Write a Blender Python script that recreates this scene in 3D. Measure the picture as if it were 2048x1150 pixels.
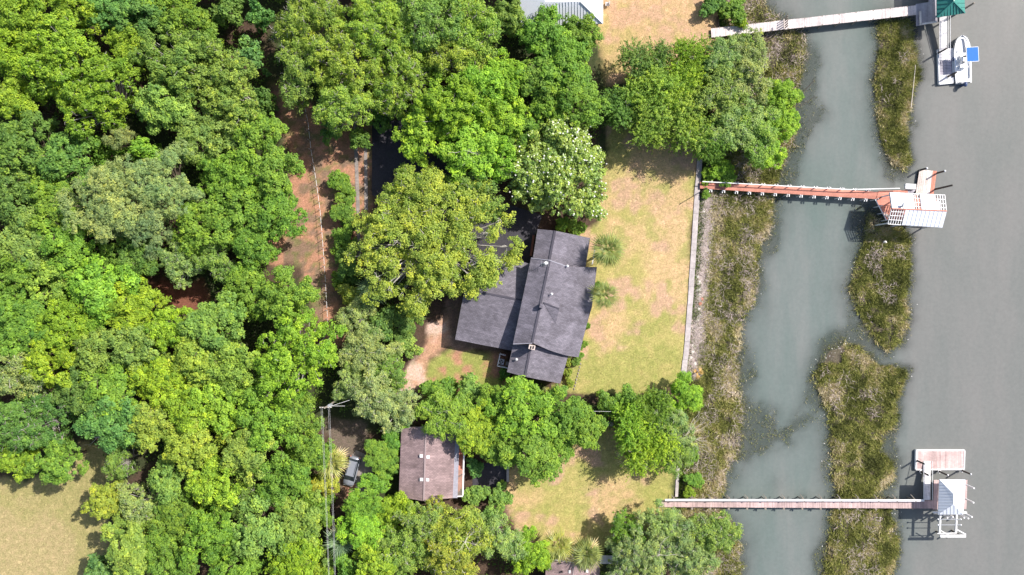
import bpy, math, random
import numpy as np
from mathutils import Vector, Matrix
D = bpy.data
S = bpy.context.scene
COL = S.collection
for o in list(D.objects): D.objects.remove(o)

# ------------------------------------------------------------------ camera, sky, sun
CAMH = 110.0; MPP = 0.08
cam = D.objects.new('camera', D.cameras.new('camera')); COL.objects.link(cam)
cam.location = (0, 0, CAMH); cam.rotation_euler = (0, 0, 0)
cam.data.sensor_width = 36; cam.data.lens = 36 * CAMH / (2048 * MPP)
cam.data.clip_start = 1; cam.data.clip_end = 6000
S.camera = cam
SUN_EL, SUN_AZ = math.radians(46), math.radians(31)      # azimuth measured from +X towards +Y
w = D.worlds.new('World'); S.world = w; w.use_nodes = True
nt = w.node_tree; nt.nodes.clear()
wo = nt.nodes.new('ShaderNodeOutputWorld'); bg = nt.nodes.new('ShaderNodeBackground'); sk = nt.nodes.new('ShaderNodeTexSky')
sk.sky_type = 'NISHITA'; sk.sun_disc = False; sk.sun_elevation = SUN_EL; sk.sun_rotation = math.pi / 2 - SUN_AZ
sk.air_density = 1.0; sk.dust_density = 2.0
bg.inputs['Strength'].default_value = 0.12
nt.links.new(sk.outputs[0], bg.inputs[0]); nt.links.new(bg.outputs[0], wo.inputs[0])
sl = D.lights.new('sun', 'SUN'); sl.energy = 4.9; sl.angle = math.radians(0.5); sl.color = (1.0, 0.95, 0.88)
sun = D.objects.new('sun', sl); COL.objects.link(sun)
sd = Vector((math.cos(SUN_EL) * math.cos(SUN_AZ), math.cos(SUN_EL) * math.sin(SUN_AZ), math.sin(SUN_EL)))
sun.rotation_euler = sd.to_track_quat('Z', 'Y').to_euler()
S.view_settings.view_transform = 'Standard'; S.view_settings.look = 'None'
S.view_settings.exposure = 0.55; S.view_settings.gamma = 1.0; S.view_settings.use_curve_mapping = False
S.render.engine = 'CYCLES'
S.cycles.max_bounces = 6; S.cycles.diffuse_bounces = 3; S.cycles.transmission_bounces = 4; S.cycles.transparent_max_bounces = 6
S.render.resolution_x = 1024; S.render.resolution_y = 575

random.seed(7); RNG = np.random.default_rng(11)
def P(px, py, z=0.0):
    k = MPP * (1 - z / CAMH)
    return ((px - 1024) * k, (575 - py) * k, z)

# ------------------------------------------------------------------ materials
def newmat(name):
    m = D.materials.new(name); m.use_nodes = True
    n = m.node_tree; b = n.nodes['Principled BSDF']
    return m, n, b
def N(n, t, **kw):
    x = n.nodes.new(t)
    for k, v in kw.items(): setattr(x, k, v)
    return x
def ramp(n, fac, stops):
    r = N(n, 'ShaderNodeValToRGB'); n.links.new(fac, r.inputs[0])
    e = r.color_ramp.elements
    while len(e) < len(stops): e.new(0.5)
    for i, (p, c) in enumerate(stops): e[i].position = p; e[i].color = (*c, 1)
    return r.outputs[0]
def noise(n, scale, detail=4, rough=0.6, coord='Object', vec=None, dist=0):
    t = N(n, 'ShaderNodeTexNoise'); t.inputs['Scale'].default_value = scale
    t.inputs['Detail'].default_value = detail; t.inputs['Roughness'].default_value = rough; t.inputs['Distortion'].default_value = dist
    if vec is None:
        c = N(n, 'ShaderNodeTexCoord'); vec = c.outputs[coord]
    n.links.new(vec, t.inputs['Vector'])
    return t.outputs['Fac']
def mul(n, a, b, fac=1.0, mode='MULTIPLY'):
    x = N(n, 'ShaderNodeMix', data_type='RGBA', blend_type=mode); x.inputs[0].default_value = fac
    n.links.new(a, x.inputs[6]); n.links.new(b, x.inputs[7])
    return x.outputs[2]
def grey(v): return (v, v, v)
def mat_rough(name, c, rough=0.8, var=0.25, scale=6, big=0.5, metal=0, bump=0.0, spec=0.3):
    """base colour with two octaves of wear"""
    m, n, b = newmat(name)
    f1 = noise(n, scale, 5, 0.7); f2 = noise(n, big, 4, 0.6)
    a = ramp(n, f1, [(0.25, tuple(x * (1 - var) for x in c)), (0.75, tuple(min(1, x * (1 + var)) for x in c))])
    g = ramp(n, f2, [(0.3, grey(1 - var * 0.8)), (0.7, grey(1.0))])
    n.links.new(mul(n, a, g), b.inputs['Base Color'])
    b.inputs['Roughness'].default_value = rough; b.inputs['Metallic'].default_value = metal
    b.inputs['Specular IOR Level'].default_value = spec
    if bump:
        bp = N(n, 'ShaderNodeBump'); bp.inputs['Strength'].default_value = bump; bp.inputs['Distance'].default_value = 0.05
        n.links.new(f1, bp.inputs['Height']); n.links.new(bp.outputs[0], b.inputs['Normal'])
    return m
def mat_shingle(name, c, rot=0.0):
    m, n, b = newmat(name)
    tc = N(n, 'ShaderNodeTexCoord'); mp = N(n, 'ShaderNodeMapping'); mp.inputs['Rotation'].default_value = (0, 0, rot)
    n.links.new(tc.outputs['Object'], mp.inputs[0])
    br = N(n, 'ShaderNodeTexBrick'); n.links.new(mp.outputs[0], br.inputs['Vector'])
    br.inputs['Scale'].default_value = 1.0; br.inputs['Brick Width'].default_value = 0.42; br.inputs['Row Height'].default_value = 0.21
    br.inputs['Mortar Size'].default_value = 0.018; br.inputs['Mortar Smooth'].default_value = 0.4
    br.inputs['Color1'].default_value = (*[x * 1.18 for x in c], 1); br.inputs['Color2'].default_value = (*[x * 0.86 for x in c], 1)
    br.inputs['Mortar'].default_value = (*[x * 0.55 for x in c], 1)
    f = noise(n, 9, 5, 0.75, vec=tc.outputs['Object']); g = noise(n, 0.35, 5, 0.65, vec=tc.outputs['Object'], dist=0.6)
    x = mul(n, br.outputs[0], ramp(n, f, [(0.25, grey(0.75)), (0.75, grey(1.2))]))
    x = mul(n, x, ramp(n, g, [(0.33, grey(0.7)), (0.5, grey(0.95)), (0.72, grey(1.3))]))
    mp2 = N(n, 'ShaderNodeMapping'); mp2.inputs['Scale'].default_value = (0.25, 2.2, 1); mp2.inputs['Rotation'].default_value = (0, 0, rot + math.pi / 2)
    n.links.new(tc.outputs['Object'], mp2.inputs[0])
    h = noise(n, 1.0, 4, 0.6, vec=mp2.outputs[0])
    x = mul(n, x, ramp(n, h, [(0.35, grey(0.85)), (0.65, grey(1.1))]))
    n.links.new(x, b.inputs['Base Color']); b.inputs['Roughness'].default_value = 0.85
    b.inputs['Specular IOR Level'].default_value = 0.3
    bp = N(n, 'ShaderNodeBump'); bp.inputs['Strength'].default_value = 0.5; bp.inputs['Distance'].default_value = 0.02
    n.links.new(br.outputs['Fac'], bp.inputs['Height']); bp.invert = True; n.links.new(bp.outputs[0], b.inputs['Normal'])
    return m
def mat_leaf(name, spread=0.35, trans=0.35, rough=0.6, spec=0.25):
    m, n, b = newmat(name)
    oi = N(n, 'ShaderNodeObjectInfo'); at = N(n, 'ShaderNodeAttribute', attribute_name='tint')
    g = ramp(n, at.outputs['Fac'], [(0.0, (0.45, 0.6, 0.6)), (0.45, (0.95, 1, 0.95)), (0.8, (1.35, 1.3, 0.95)), (1.0, (1.9, 1.65, 1.0))])
    x = mul(n, oi.outputs['Color'], g)
    f = noise(n, 0.35, 3, 0.6); x = mul(n, x, ramp(n, f, [(0.3, (0.75, 0.86, 0.9)), (0.7, (1.25, 1.12, 1.0))]))
    n.links.new(x, b.inputs['Base Color']); b.inputs['Roughness'].default_value = rough; b.inputs['Specular IOR Level'].default_value = spec
    tr = N(n, 'ShaderNodeBsdfTranslucent'); y = mul(n, x, ramp(n, f, [(0, (1.5, 1.7, 0.7)), (1, (1.5, 1.7, 0.7))])); n.links.new(y, tr.inputs[0])
    mx = N(n, 'ShaderNodeMixShader'); mx.inputs[0].default_value = trans
    n.links.new(b.outputs[0], mx.inputs[1]); n.links.new(tr.outputs[0], mx.inputs[2])
    n.links.new(mx.outputs[0], n.nodes['Material Output'].inputs[0])
    return m
def mat_ramp_attr(name, stops, rough=0.9, trans=0.0):
    m, n, b = newmat(name)
    at = N(n, 'ShaderNodeAttribute', attribute_name='tint'); c = ramp(n, at.outputs['Fac'], stops)
    n.links.new(c, b.inputs['Base Color']); b.inputs['Roughness'].default_value = rough; b.inputs['Specular IOR Level'].default_value = 0.15
    return m
def mat_planks(name, c, width=0.15, axis=0, var=0.3, rot=0.0):
    """per-board tone by snapping the object coordinate"""
    m, n, b = newmat(name)
    tc = N(n, 'ShaderNodeTexCoord'); mp = N(n, 'ShaderNodeMapping'); mp.inputs['Rotation'].default_value = (0, 0, rot)
    n.links.new(tc.outputs['Object'], mp.inputs[0]); sp = N(n, 'ShaderNodeSeparateXYZ'); n.links.new(mp.outputs[0], sp.inputs[0])
    d = N(n, 'ShaderNodeMath', operation='DIVIDE'); n.links.new(sp.outputs[axis], d.inputs[0]); d.inputs[1].default_value = width
    fl = N(n, 'ShaderNodeMath', operation='FLOOR'); n.links.new(d.outputs[0], fl.inputs[0])
    wn = N(n, 'ShaderNodeTexWhiteNoise', noise_dimensions='1D'); n.links.new(fl.outputs[0], wn.inputs['W'])
    a = ramp(n, wn.outputs['Value'], [(0, tuple(x * (1 - var) for x in c)), (1, tuple(min(1, x * (1 + var * .6)) for x in c))])
    f = noise(n, 3, 5, 0.7, vec=tc.outputs['Object']); x = mul(n, a, ramp(n, f, [(0.3, grey(0.8)), (0.7, grey(1.1))]))
    f2 = noise(n, 0.4, 4, 0.6, vec=tc.outputs['Object']); x = mul(n, x, ramp(n, f2, [(0.35, grey(0.8)), (0.65, grey(1.1))]))
    n.links.new(x, b.inputs['Base Color']); b.inputs['Roughness'].default_value = 0.8
    return m

M = {}
M['leaf'] = mat_leaf('foliage', trans=.26); M['leafgloss'] = mat_leaf('magnolia_foliage', trans=0.12, rough=0.35, spec=0.5)
M['frond'] = mat_leaf('frond', trans=0.25, rough=0.45, spec=0.4)
M['bark'] = mat_rough('bark', (0.16, 0.12, 0.09), 0.95, 0.35, 8)
M['barkpale'] = mat_rough('pale_bark', (0.42, 0.39, 0.35), 0.95, 0.3, 5)
M['deadwood'] = mat_rough('dead_wood', (0.6, 0.54, 0.48), 0.95, 0.2, 5)
M['shingle'] = mat_shingle('dark_shingle', (0.165, 0.151, 0.181))
M['shinglebrown'] = mat_shingle('brown_shingle', (0.30, 0.215, 0.215))
M['ridgecap'] = mat_rough('ridge_cap', (0.075, 0.07, 0.09), 0.85, 0.3, 9)
M['ridgecapbrown'] = mat_rough('ridge_cap_brown', (0.34, 0.26, 0.26), 0.85, 0.2, 9)
M['flashing'] = mat_rough('flashing', (0.3, 0.29, 0.34), 0.6, 0.2, 4)
M['metalwhite'] = mat_rough('white_metal_roof', (0.72, 0.74, 0.8), 0.45, 0.05, 2, 0.4, metal=0.0)
M['metalgreen'] = mat_rough('green_metal_roof', (0.045, 0.22, 0.19), 0.4, 0.12, 2, 0.5)
M['galv'] = mat_rough('galvanised', (0.5, 0.52, 0.55), 0.4, 0.15, 5, metal=0.5)
M['white'] = mat_rough('white_paint', (0.78, 0.77, 0.77), 0.6, 0.08, 3)
M['whitewood'] = mat_planks('white_boards', (0.72, 0.69, 0.70), 0.15, 0, 0.12)
M['siding'] = mat_rough('siding', (0.55, 0.5, 0.44), 0.8, 0.1, 3)
M['brick'] = mat_rough('brick', (0.36, 0.15, 0.10), 0.9, 0.35, 7)
M['chimneybrick'] = mat_rough('pale_brick', (0.6, 0.5, 0.45), 0.9, 0.3, 9)
M['pink'] = mat_planks('salmon_boards', (0.62, 0.25, 0.18), 0.16, 1, 0.22, rot=math.radians(3.2))
M['pinkplain'] = mat_rough('salmon_wood', (0.6, 0.24, 0.17), 0.85, 0.25, 4)
M['deckpale'] = mat_planks('pale_deck', (0.66, 0.58, 0.57), 0.16, 0, 0.18)
M['deckrose'] = mat_planks('rosy_deck', (0.55, 0.40, 0.385), 0.16, 0, 0.24)
M['deckrosey'] = mat_planks('rosy_deck_wide', (0.58, 0.42, 0.40), 0.3, 0, 0.22)
M['deckgrey'] = mat_planks('grey_deck', (0.40, 0.37, 0.42), 0.3, 0, 0.2)
M['deckbleached'] = mat_planks('bleached_deck', (0.7, 0.6, 0.55), 0.3, 0, 0.22)
M['timber'] = mat_rough('weathered_timber', (0.3, 0.26, 0.22), 0.95, 0.3, 6)
M['piling'] = mat_rough('piling', (0.10, 0.085, 0.075), 0.9, 0.4, 6)
M['concrete'] = mat_rough('concrete', (0.46, 0.41, 0.40), 0.9, 0.3, 2.2, 0.3, bump=0.3)
M['concretedirty'] = mat_rough('concrete_dirty', (0.30, 0.26, 0.24), 0.95, 0.35, 2.5, 0.5)
M['asphalt'] = mat_rough('asphalt', (0.060, 0.056, 0.068), 0.9, 0.4, 5, 0.35)
M['glass'] = mat_rough('window_glass', (0.03, 0.04, 0.05), 0.06, 0.1, 1, spec=0.8)
M['black'] = mat_rough('black_plastic', (0.02, 0.02, 0.022), 0.5, 0.1, 4)
M['rubber'] = mat_rough('rubber', (0.025, 0.025, 0.027), 0.9, 0.1, 4)
M['blue'] = mat_rough('blue_canvas', (0.035, 0.16, 0.60), 0.8, 0.12, 3)
M['navy'] = mat_rough('navy_cowl', (0.07, 0.10, 0.2), 0.35, 0.1, 3)
M['gel'] = mat_rough('gelcoat', (0.8, 0.8, 0.8), 0.3, 0.04, 2, spec=0.5)
M['gelgrey'] = mat_rough('gelcoat_grey', (0.55, 0.56, 0.6), 0.5, 0.06, 2)
M['carpaint'] = mat_rough('silver_paint', (0.27, 0.285, 0.33), 0.3, 0.05, 2, metal=0.2, spec=0.5)
M['stone'] = mat_rough('pale_stone', (0.7, 0.66, 0.6), 0.95, 0.2, 4)
M['stonered'] = mat_rough('red_stone', (0.5, 0.2, 0.13), 0.95, 0.25, 5)
M['flower'] = mat_rough('white_petals', (0.85, 0.83, 0.78), 0.7, 0.05, 5)
M['lampglass'] = mat_rough('lamp_glass', (0.7, 0.7, 0.68), 0.3, 0.05, 4)

# ------------------------------------------------------------------ helpers
def tag(o, label=None, cat=None, group=None, kind=None):
    if label: o['label'] = label
    if cat: o['category'] = cat
    if group: o['group'] = group
    if kind: o['kind'] = kind
    return o
def empty(name, loc=(0, 0, 0), rz=0.0, label=None, cat=None, group=None):
    o = D.objects.new(name, None); COL.objects.link(o); o.location = loc; o.rotation_euler = (0, 0, rz)
    o.empty_display_size = 0.3
    return tag(o, label, cat, group)
def mesh_np(name, V, F, mats, nper=None, tint=None, smooth=False):
    """V (n,3), F (m,k) same-size polygons"""
    me = D.meshes.new(name); V = np.asarray(V, dtype=np.float32); F = np.asarray(F, dtype=np.int32)
    k = F.shape[1]; m = F.shape[0]
    me.vertices.add(len(V)); me.vertices.foreach_set('co', V.ravel())
    me.loops.add(m * k); me.loops.foreach_set('vertex_index', F.ravel())
    me.polygons.add(m); me.polygons.foreach_set('loop_start', np.arange(0, m * k, k, dtype=np.int32))
    me.polygons.foreach_set('loop_total', np.full(m, k, dtype=np.int32))
    if smooth: me.polygons.foreach_set('use_smooth', np.ones(m, dtype=bool))
    for x in (mats if isinstance(mats, (list, tuple)) else [mats]): me.materials.append(x)
    me.update(calc_edges=True)
    if tint is not None:
        a = me.attributes.new('tint', 'FLOAT', 'FACE'); a.data.foreach_set('value', np.asarray(tint, dtype=np.float32))
    return me
class MB:
    def __init__(s): s.v = []; s.f = []
    def add(s, vs, fs):
        b = len(s.v); s.v += [tuple(x) for x in vs]; s.f += [tuple(b + i for i in f) for f in fs]; return s
    def box(s, x0, y0, z0, x1, y1, z1):
        vs = [(x, y, z) for z in (z0, z1) for y in (y0, y1) for x in (x0, x1)]
        return s.add(vs, [(0, 2, 3, 1), (4, 5, 7, 6), (0, 1, 5, 4), (2, 6, 7, 3), (0, 4, 6, 2), (1, 3, 7, 5)])
    def prism(s, pts, th):
        """pts: polygon top ring (x,y,z), extruded down by th"""
        n = len(pts); vs = list(pts) + [(p[0], p[1], p[2] - th) for p in pts]
        a = sum(pts[i][0] * pts[(i + 1) % n][1] - pts[(i + 1) % n][0] * pts[i][1] for i in range(n))
        top = tuple(range(n)); bot = tuple(range(2 * n - 1, n - 1, -1))
        fs = [top, bot] + [(i, n + i, n + (i + 1) % n, (i + 1) % n) for i in range(n)]
        if a < 0: fs = [f[::-1] for f in fs]
        return s.add(vs, fs)
    def tube(s, a, b, r0, r1=None, n=6):
        r1 = r0 if r1 is None else r1
        a = Vector(a); b = Vector(b); d = (b - a).normalized()
        t = d.cross(Vector((0, 0, 1))); t = t.normalized() if t.length > 1e-4 else Vector((1, 0, 0)); u = d.cross(t)
        vs = []
        for p, r in ((a, r0), (b, r1)):
            for i in range(n):
                q = 2 * math.pi * i / n; vs.append(p + t * (r * math.cos(q)) + u * (r * math.sin(q)))
        fs = [(i, (i + 1) % n, n + (i + 1) % n, n + i) for i in range(n)] + [tuple(range(n - 1, -1, -1)), tuple(range(n, 2 * n))]
        return s.add(vs, fs)
    def beam(s, a, b, w, h):
        """bar from a to b, width w horizontally, height h below the line"""
        a = Vector(a); b = Vector(b); d = (b - a); t = Vector((-d.y, d.x, 0)); t = (t.normalized() if t.length > 1e-5 else Vector((1, 0, 0))) * (w / 2)
        q = Vector((0, 0, -h))
        vs = [a - t, a + t, b + t, b - t]; vs = vs + [x + q for x in vs]
        return s.add(vs, [(3, 2, 1, 0), (4, 5, 6, 7), (0, 1, 5, 4), (1, 2, 6, 5), (2, 3, 7, 6), (3, 0, 4, 7)])
    def blob(s, c, r, seed=0, n=8, m=5, j=0.2):
        rr = random.Random(seed); vs = [(c[0], c[1], c[2] + r[2])]
        for k in range(1, m):
            th = math.pi * k / m
            for i in range(n):
                q = 2 * math.pi * i / n; e = 1 + rr.uniform(-j, j)
                vs.append((c[0] + r[0] * e * math.sin(th) * math.cos(q), c[1] + r[1] * e * math.sin(th) * math.sin(q), c[2] + r[2] * e * math.cos(th)))
        vs.append((c[0], c[1], c[2] - r[2])); fs = [(0, 1 + i, 1 + (i + 1) % n) for i in range(n)]
        for k in range(m - 2):
            b = 1 + k * n; fs += [(b + i, b + n + i, b + n + (i + 1) % n, b + (i + 1) % n) for i in range(n)]
        b = 1 + (m - 2) * n; fs += [(b + (i + 1) % n, b + i, len(vs) - 1) for i in range(n)]
        return s.add(vs, fs)
    def mesh(s, name, mat, mi=None):
        me = D.meshes.new(name); me.from_pydata(s.v, [], s.f)
        for x in (mat if isinstance(mat, (list, tuple)) else [mat]): me.materials.append(x)
        me.update(); return me
    def build(s, name, mat, parent=None, smooth=False, local=False, kind=None, label=None):
        if parent is not None and not local:
            mats = Matrix.Identity(4); q = parent; chain = []
            while q is not None: chain.append(q); q = q.parent
            for q in reversed(chain): mats = mats @ (Matrix.Translation(q.location) @ q.rotation_euler.to_matrix().to_4x4())
            inv = mats.inverted(); s.v = [tuple(inv @ Vector(v)) for v in s.v]
        me = s.mesh(name, mat); o = D.objects.new(name, me); COL.objects.link(o)
        if parent is not None: o.parent = parent
        if smooth: me.polygons.foreach_set('use_smooth', [True] * len(me.polygons))
        return tag(o, label=label, kind=kind)
def link(name, me, parent=None, loc=(0, 0, 0), rot=(0, 0, 0), sc=(1, 1, 1)):
    o = D.objects.new(name, me); COL.objects.link(o); o.location = loc; o.rotation_euler = rot; o.scale = sc
    if parent is not None: o.parent = parent
    return o

def _hash(ix, iy, s):
    h = (ix.astype(np.int64) * 374761393 + iy.astype(np.int64) * 668265263 + s * 69069) & 0x7fffffff
    h = (h ^ (h >> 13)) * 1274126177 & 0x7fffffff
    return ((h ^ (h >> 16)) & 0xffff) / 65535.0
def vnoise(x, y, s=0):
    ix = np.floor(x); iy = np.floor(y); fx = x - ix; fy = y - iy; fx = fx * fx * (3 - 2 * fx); fy = fy * fy * (3 - 2 * fy)
    a = _hash(ix, iy, s); b = _hash(ix + 1, iy, s); c = _hash(ix, iy + 1, s); d = _hash(ix + 1, iy + 1, s)
    return (a * (1 - fx) + b * fx) * (1 - fy) + (c * (1 - fx) + d * fx) * fy
def fbm(x, y, f, o=4, s=0):
    r = 0; a = 1; t = 0
    for k in range(o): r = r + a * vnoise(x * f, y * f, s + k * 17); t += a; a *= 0.55; f *= 2.03
    return r / t
def sdist(px, py, poly):
    """signed distance in px, negative inside"""
    poly = np.array(poly, float); d = np.full(px.shape, 1e9); ins = np.zeros(px.shape, bool); n = len(poly)
    for i in range(n):
        a = poly[i]; b = poly[(i + 1) % n]; e = b - a
        wx = px - a[0]; wy = py - a[1]; t = np.clip((wx * e[0] + wy * e[1]) / (e @ e), 0, 1)
        d = np.minimum(d, np.hypot(wx - t * e[0], wy - t * e[1]))
        c = ((a[1] > py) != (b[1] > py)); 
        with np.errstate(divide='ignore', invalid='ignore'):
            xx = (b[0] - a[0]) * (py - a[1]) / (b[1] - a[1] if b[1] != a[1] else 1e-9) + a[0]
        ins ^= (c & (px < xx))
    return np.where(ins, -d, d)
def sstep(a, b, x):
    t = np.clip((x - a) / (b - a), 0, 1); return t * t * (3 - 2 * t)

# ------------------------------------------------------------------ terrain
WATER = -1.15
WALL = [(1412, -700), (1425, -100), (1432, 0), (1440, 60), (1424, 110), (1410, 200), (1400, 315), (1393, 400), (1385, 520), (1374, 680), (1366, 755), (1362, 850), (1356, 930), (1350, 1000), (1346, 1065), (1344, 1150), (1344, 1900)]
LAND = [(-9000, -9000), (1412, -9000)] + WALL + [(1344, 9000), (-9000, 9000)]
SHORE = [(1500, -9000), (1505, -300), (1532, 0), (1548, 30), (1572, 52), (1600, 70), (1605, 110), (1598, 180), (1590, 250), (1560, 330), (1548, 400), (1535, 450), (1510, 520), (1505, 600), (1478, 660), (1470, 720), (1478, 800), (1478, 860), (1460, 930), (1440, 985), (1430, 1020), (1455, 1060), (1475, 1100), (1470, 1200), (1470, 9000)]
BANK = [(1340, -9000)] + SHORE + [(1300, 9000)]
ISL = [
 [(1766, 30), (1830, 36), (1838, 80), (1845, 130), (1832, 200), (1824, 260), (1828, 318), (1815, 336), (1792, 322), (1770, 268), (1755, 200), (1760, 120)],
 [(1745, 425), (1775, 440), (1802, 450), (1825, 475), (1828, 560), (1825, 650), (1812, 690), (1785, 712), (1762, 690), (1722, 625), (1702, 572), (1718, 520), (1738, 475)],
 [(1692, 686), (1728, 702), (1765, 738), (1822, 738), (1808, 800), (1800, 850), (1772, 876), (1768, 905), (1802, 930), (1794, 970), (1765, 990), (1790, 1010), (1802, 1050), (1798, 1120), (1792, 1500), (1640, 1500), (1655, 1130), (1672, 1040), (1678, 1000), (1665, 900), (1655, 820), (1636, 752), (1660, 702)]]
PATCH = [(1602, 835, 26), (1530, 885, 42), (1585, 878, 30), (1560, 972, 22), (1600, 190, 42), (1590, 260, 40), (1620, 130, 30), (1655, 230, 22), (1570, 345, 40), (1540, 480, 30), (1700, 690, 48), (1495, 745, 30), (1500, 860, 35), (1548, 830, 30), (1725, 440, 26), (1800, 345, 26), (1640, 790, 22), (1785, 890, 26), (1660, 1120, 28), (1500, 560, 26), (1610, 1000, 14), (1720, 150, 0)]
BARE = [(1345, 0, 0)]
def terrain(px, py):
    X = px * MPP; Y = py * MPP
    wob = (fbm(X, Y, 0.25, 3, 5) - 0.5) * 26 + (fbm(X, Y, 0.9, 3, 9) - 0.5) * 18
    dl = sdist(px, py, LAND)
    db = sdist(px, py, BANK) - 4 + wob * 0.9
    di = np.full(px.shape, 1e9)
    for p in ISL: di = np.minimum(di, sdist(px, py, p))
    di = di + 5 + wob * 0.75
    dm = np.minimum(db, di)
    n1 = fbm(X, Y, 0.5, 4, 3)
    # below the wall: bank, then marsh flat, then creek bed
    bank = -0.45 - 0.5 * sstep(5, 60, dl)
    flat = np.where(db < di, np.maximum(bank, -0.95), -0.92) + 0.18 * (n1 - 0.5)
    inlet = (px < 1800)
    bed = WATER - np.clip(dm, 0, 60) * 0.017 - np.clip(dm - 12, 0, 400) * np.where(inlet, 0.005, 0.03)
    for (cx, cy, r) in PATCH:
        if r: bed = bed + 1.05 * np.exp(-((px - cx) ** 2 + (py - cy) ** 2) / (r * r)) * (0.45 + 0.9 * fbm(X, Y, 0.8, 3, 21)) * sstep(-5, 15, dm)
    bed = np.minimum(bed, WATER - 0.03 - 0.12 * sstep(6, 22, dm))
    z = np.where(dm < 0, flat + (WATER - 0.02 - flat) * sstep(-14, 0, dm), bed + 0.05 * (n1 - .5))
    land = 0.05 * (fbm(X, Y, 0.15, 3, 2) - 0.5) * sstep(-3000, -200, -np.abs(px - 1000))
    return np.where(dl < 0, land, z), dl, dm
def axis(lo, hi, step, far):
    a = list(np.arange(lo, hi + step * .5, step)); s = step; x = hi
    while x < far: s *= 1.35; x += s; a.append(x)
    s = step; x = lo; b = []
    while x > -far: s *= 1.35; x -= s; b.append(x)
    return np.array(b[::-1] + a)
gx = axis(-96, 96, 0.42, 2500); gy = axis(-60, 60, 0.42, 2500)
# snap the column lines so that the wall step is one cell wide
GX, GY = np.meshgrid(gx, gy); PX = GX / MPP + 1024; PY = 575 - GY / MPP
GZ, DL, DM = terrain(PX, PY)
LAWN1 = [(1145, 468), (1190, 440), (1205, 380), (1215, 250), (1300, 250), (1398, 250), (1400, 315), (1393, 400), (1385, 520), (1374, 680), (1368, 760), (1300, 790), (1180, 790), (1110, 780), (1150, 720), (1170, 640), (1180, 560)]
LAWN2 = [(1015, 945), (1110, 900), (1200, 860), (1280, 850), (1350, 920), (1350, 1062), (1250, 1070), (1200, 1100), (1110, 1100), (1035, 1080), (1010, 1010)]
LAWN3 = [(1195, -900), (1430, -900), (1430, 0), (1430, 60), (1422, 120), (1400, 170), (1215, 165), (1185, 60)]
YARD = [(870, 735), (900, 700), (990, 710), (1010, 770), (930, 800), (850, 790)]
FIELD = [(-3000, 960), (0, 958), (60, 960), (140, 930), (160, 880), (210, 890), (230, 950), (215, 1040), (230, 1080), (190, 1150), (170, 1500), (170, 9000), (-3000, 9000)]
CLEAR = [(540, 170), (600, 175), (640, 230), (745, 250), (735, 520), (700, 560), (690, 690), (660, 700), (620, 620), (600, 540), (520, 520), (575, 400), (590, 330), (560, 240)]
SAND = [(800, 760), (845, 700), (860, 650), (900, 625), (905, 690), (862, 722), (848, 775), (800, 790)]
PIT = [(300, 560), (400, 560), (420, 600), (380, 625), (300, 610)]
def mix(a, b, t): return a * (1 - t)[..., None] + np.asarray(b) * t[..., None] if np.ndim(b) == 1 else a * (1 - t)[..., None] + b * t[..., None]
Xm = GX; Ym = GY
nA = fbm(Xm, Ym, 0.12, 4, 31); nB = fbm(Xm, Ym, 0.45, 4, 41); nC = fbm(Xm, Ym, 1.1, 3, 51)
wob = (nB - 0.5) * 30
base = np.zeros(GX.shape + (3,)); base[:] = (0.085, 0.058, 0.045)
base = mix(base, (0.05, 0.062, 0.03), sstep(0.5, 0.6, nA))
base = mix(base, (0.06, 0.085, 0.03), sstep(95, 150, np.hypot(Xm, Ym * 1.3)))
def msk(poly, soft=8): return sstep(soft, -soft, sdist(PX, PY, poly) + wob)
straw = np.array((0.47, 0.34, 0.19)); green = np.array((0.26, 0.28, 0.085)); tan = np.array((0.44, 0.30, 0.205)); olive = np.array((0.36, 0.32, 0.125)); dirt = np.array((0.46, 0.25, 0.17))
def grass(gbias):
    c = mix(np.broadcast_to(straw, base.shape), olive, sstep(0.40, 0.60, nA + gbias))
    c = mix(c, green, sstep(0.52, 0.72, nB + gbias) * 0.6)
    c = mix(c, tan, sstep(0.56, 0.70, fbm(Xm, Ym, 0.3, 3, 71) - gbias * .4))
    return c
m = msk(CLEAR, 10); cl = mix(np.broadcast_to(dirt * 0.85, base.shape), (0.22, 0.15, 0.11), sstep(0.5, 0.62, nB)); cl = mix(cl, (0.15, 0.17, 0.06), sstep(0.58, 0.66, nC) * .6); base = mix(base, cl, m)
base = mix(base, (0.20, 0.085, 0.06), msk(PIT, 6))
m1 = msk(LAWN1, 6); base = mix(base, grass(0.02 + 0.16 * sstep(560, 760, PY) - .06 * sstep(420, 320, PY)), m1)
m2 = msk(LAWN2, 8); base = mix(base, grass(0.06), m2)
m3 = msk(LAWN3, 8); base = mix(base, mix(grass(-0.08), tan * np.array((1.0, .92, .85)), np.full(GX.shape, 0.35)), m3)
m4 = msk(FIELD, 7); fc = mix(np.broadcast_to(np.array((0.345, 0.285, 0.15)), base.shape), (0.30, 0.27, 0.12), sstep(0.4, 0.62, nA)); base = mix(base, fc, m4)
yc = mix(np.broadcast_to(dirt * .85, base.shape), green, sstep(0.42, 0.6, nB)); m5 = msk([(850, 720), (905, 690), (1010, 710), (1015, 790), (840, 800)], 8); base = mix(base, yc, m5)
m6 = msk([(655, 835), (730, 850), (745, 940), (720, 990), (690, 1000), (660, 900)], 8); base = mix(base, (0.15, 0.12, 0.10), m6)
base = mix(base, (0.42, 0.23, 0.16), msk([(690, 960), (715, 965), (705, 1010), (690, 1000)], 4))
m7 = msk([(895, 600), (925, 590), (1000, 700), (910, 700), (870, 690)], 6); base = mix(base, (0.22, 0.15, 0.12), m7)
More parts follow.
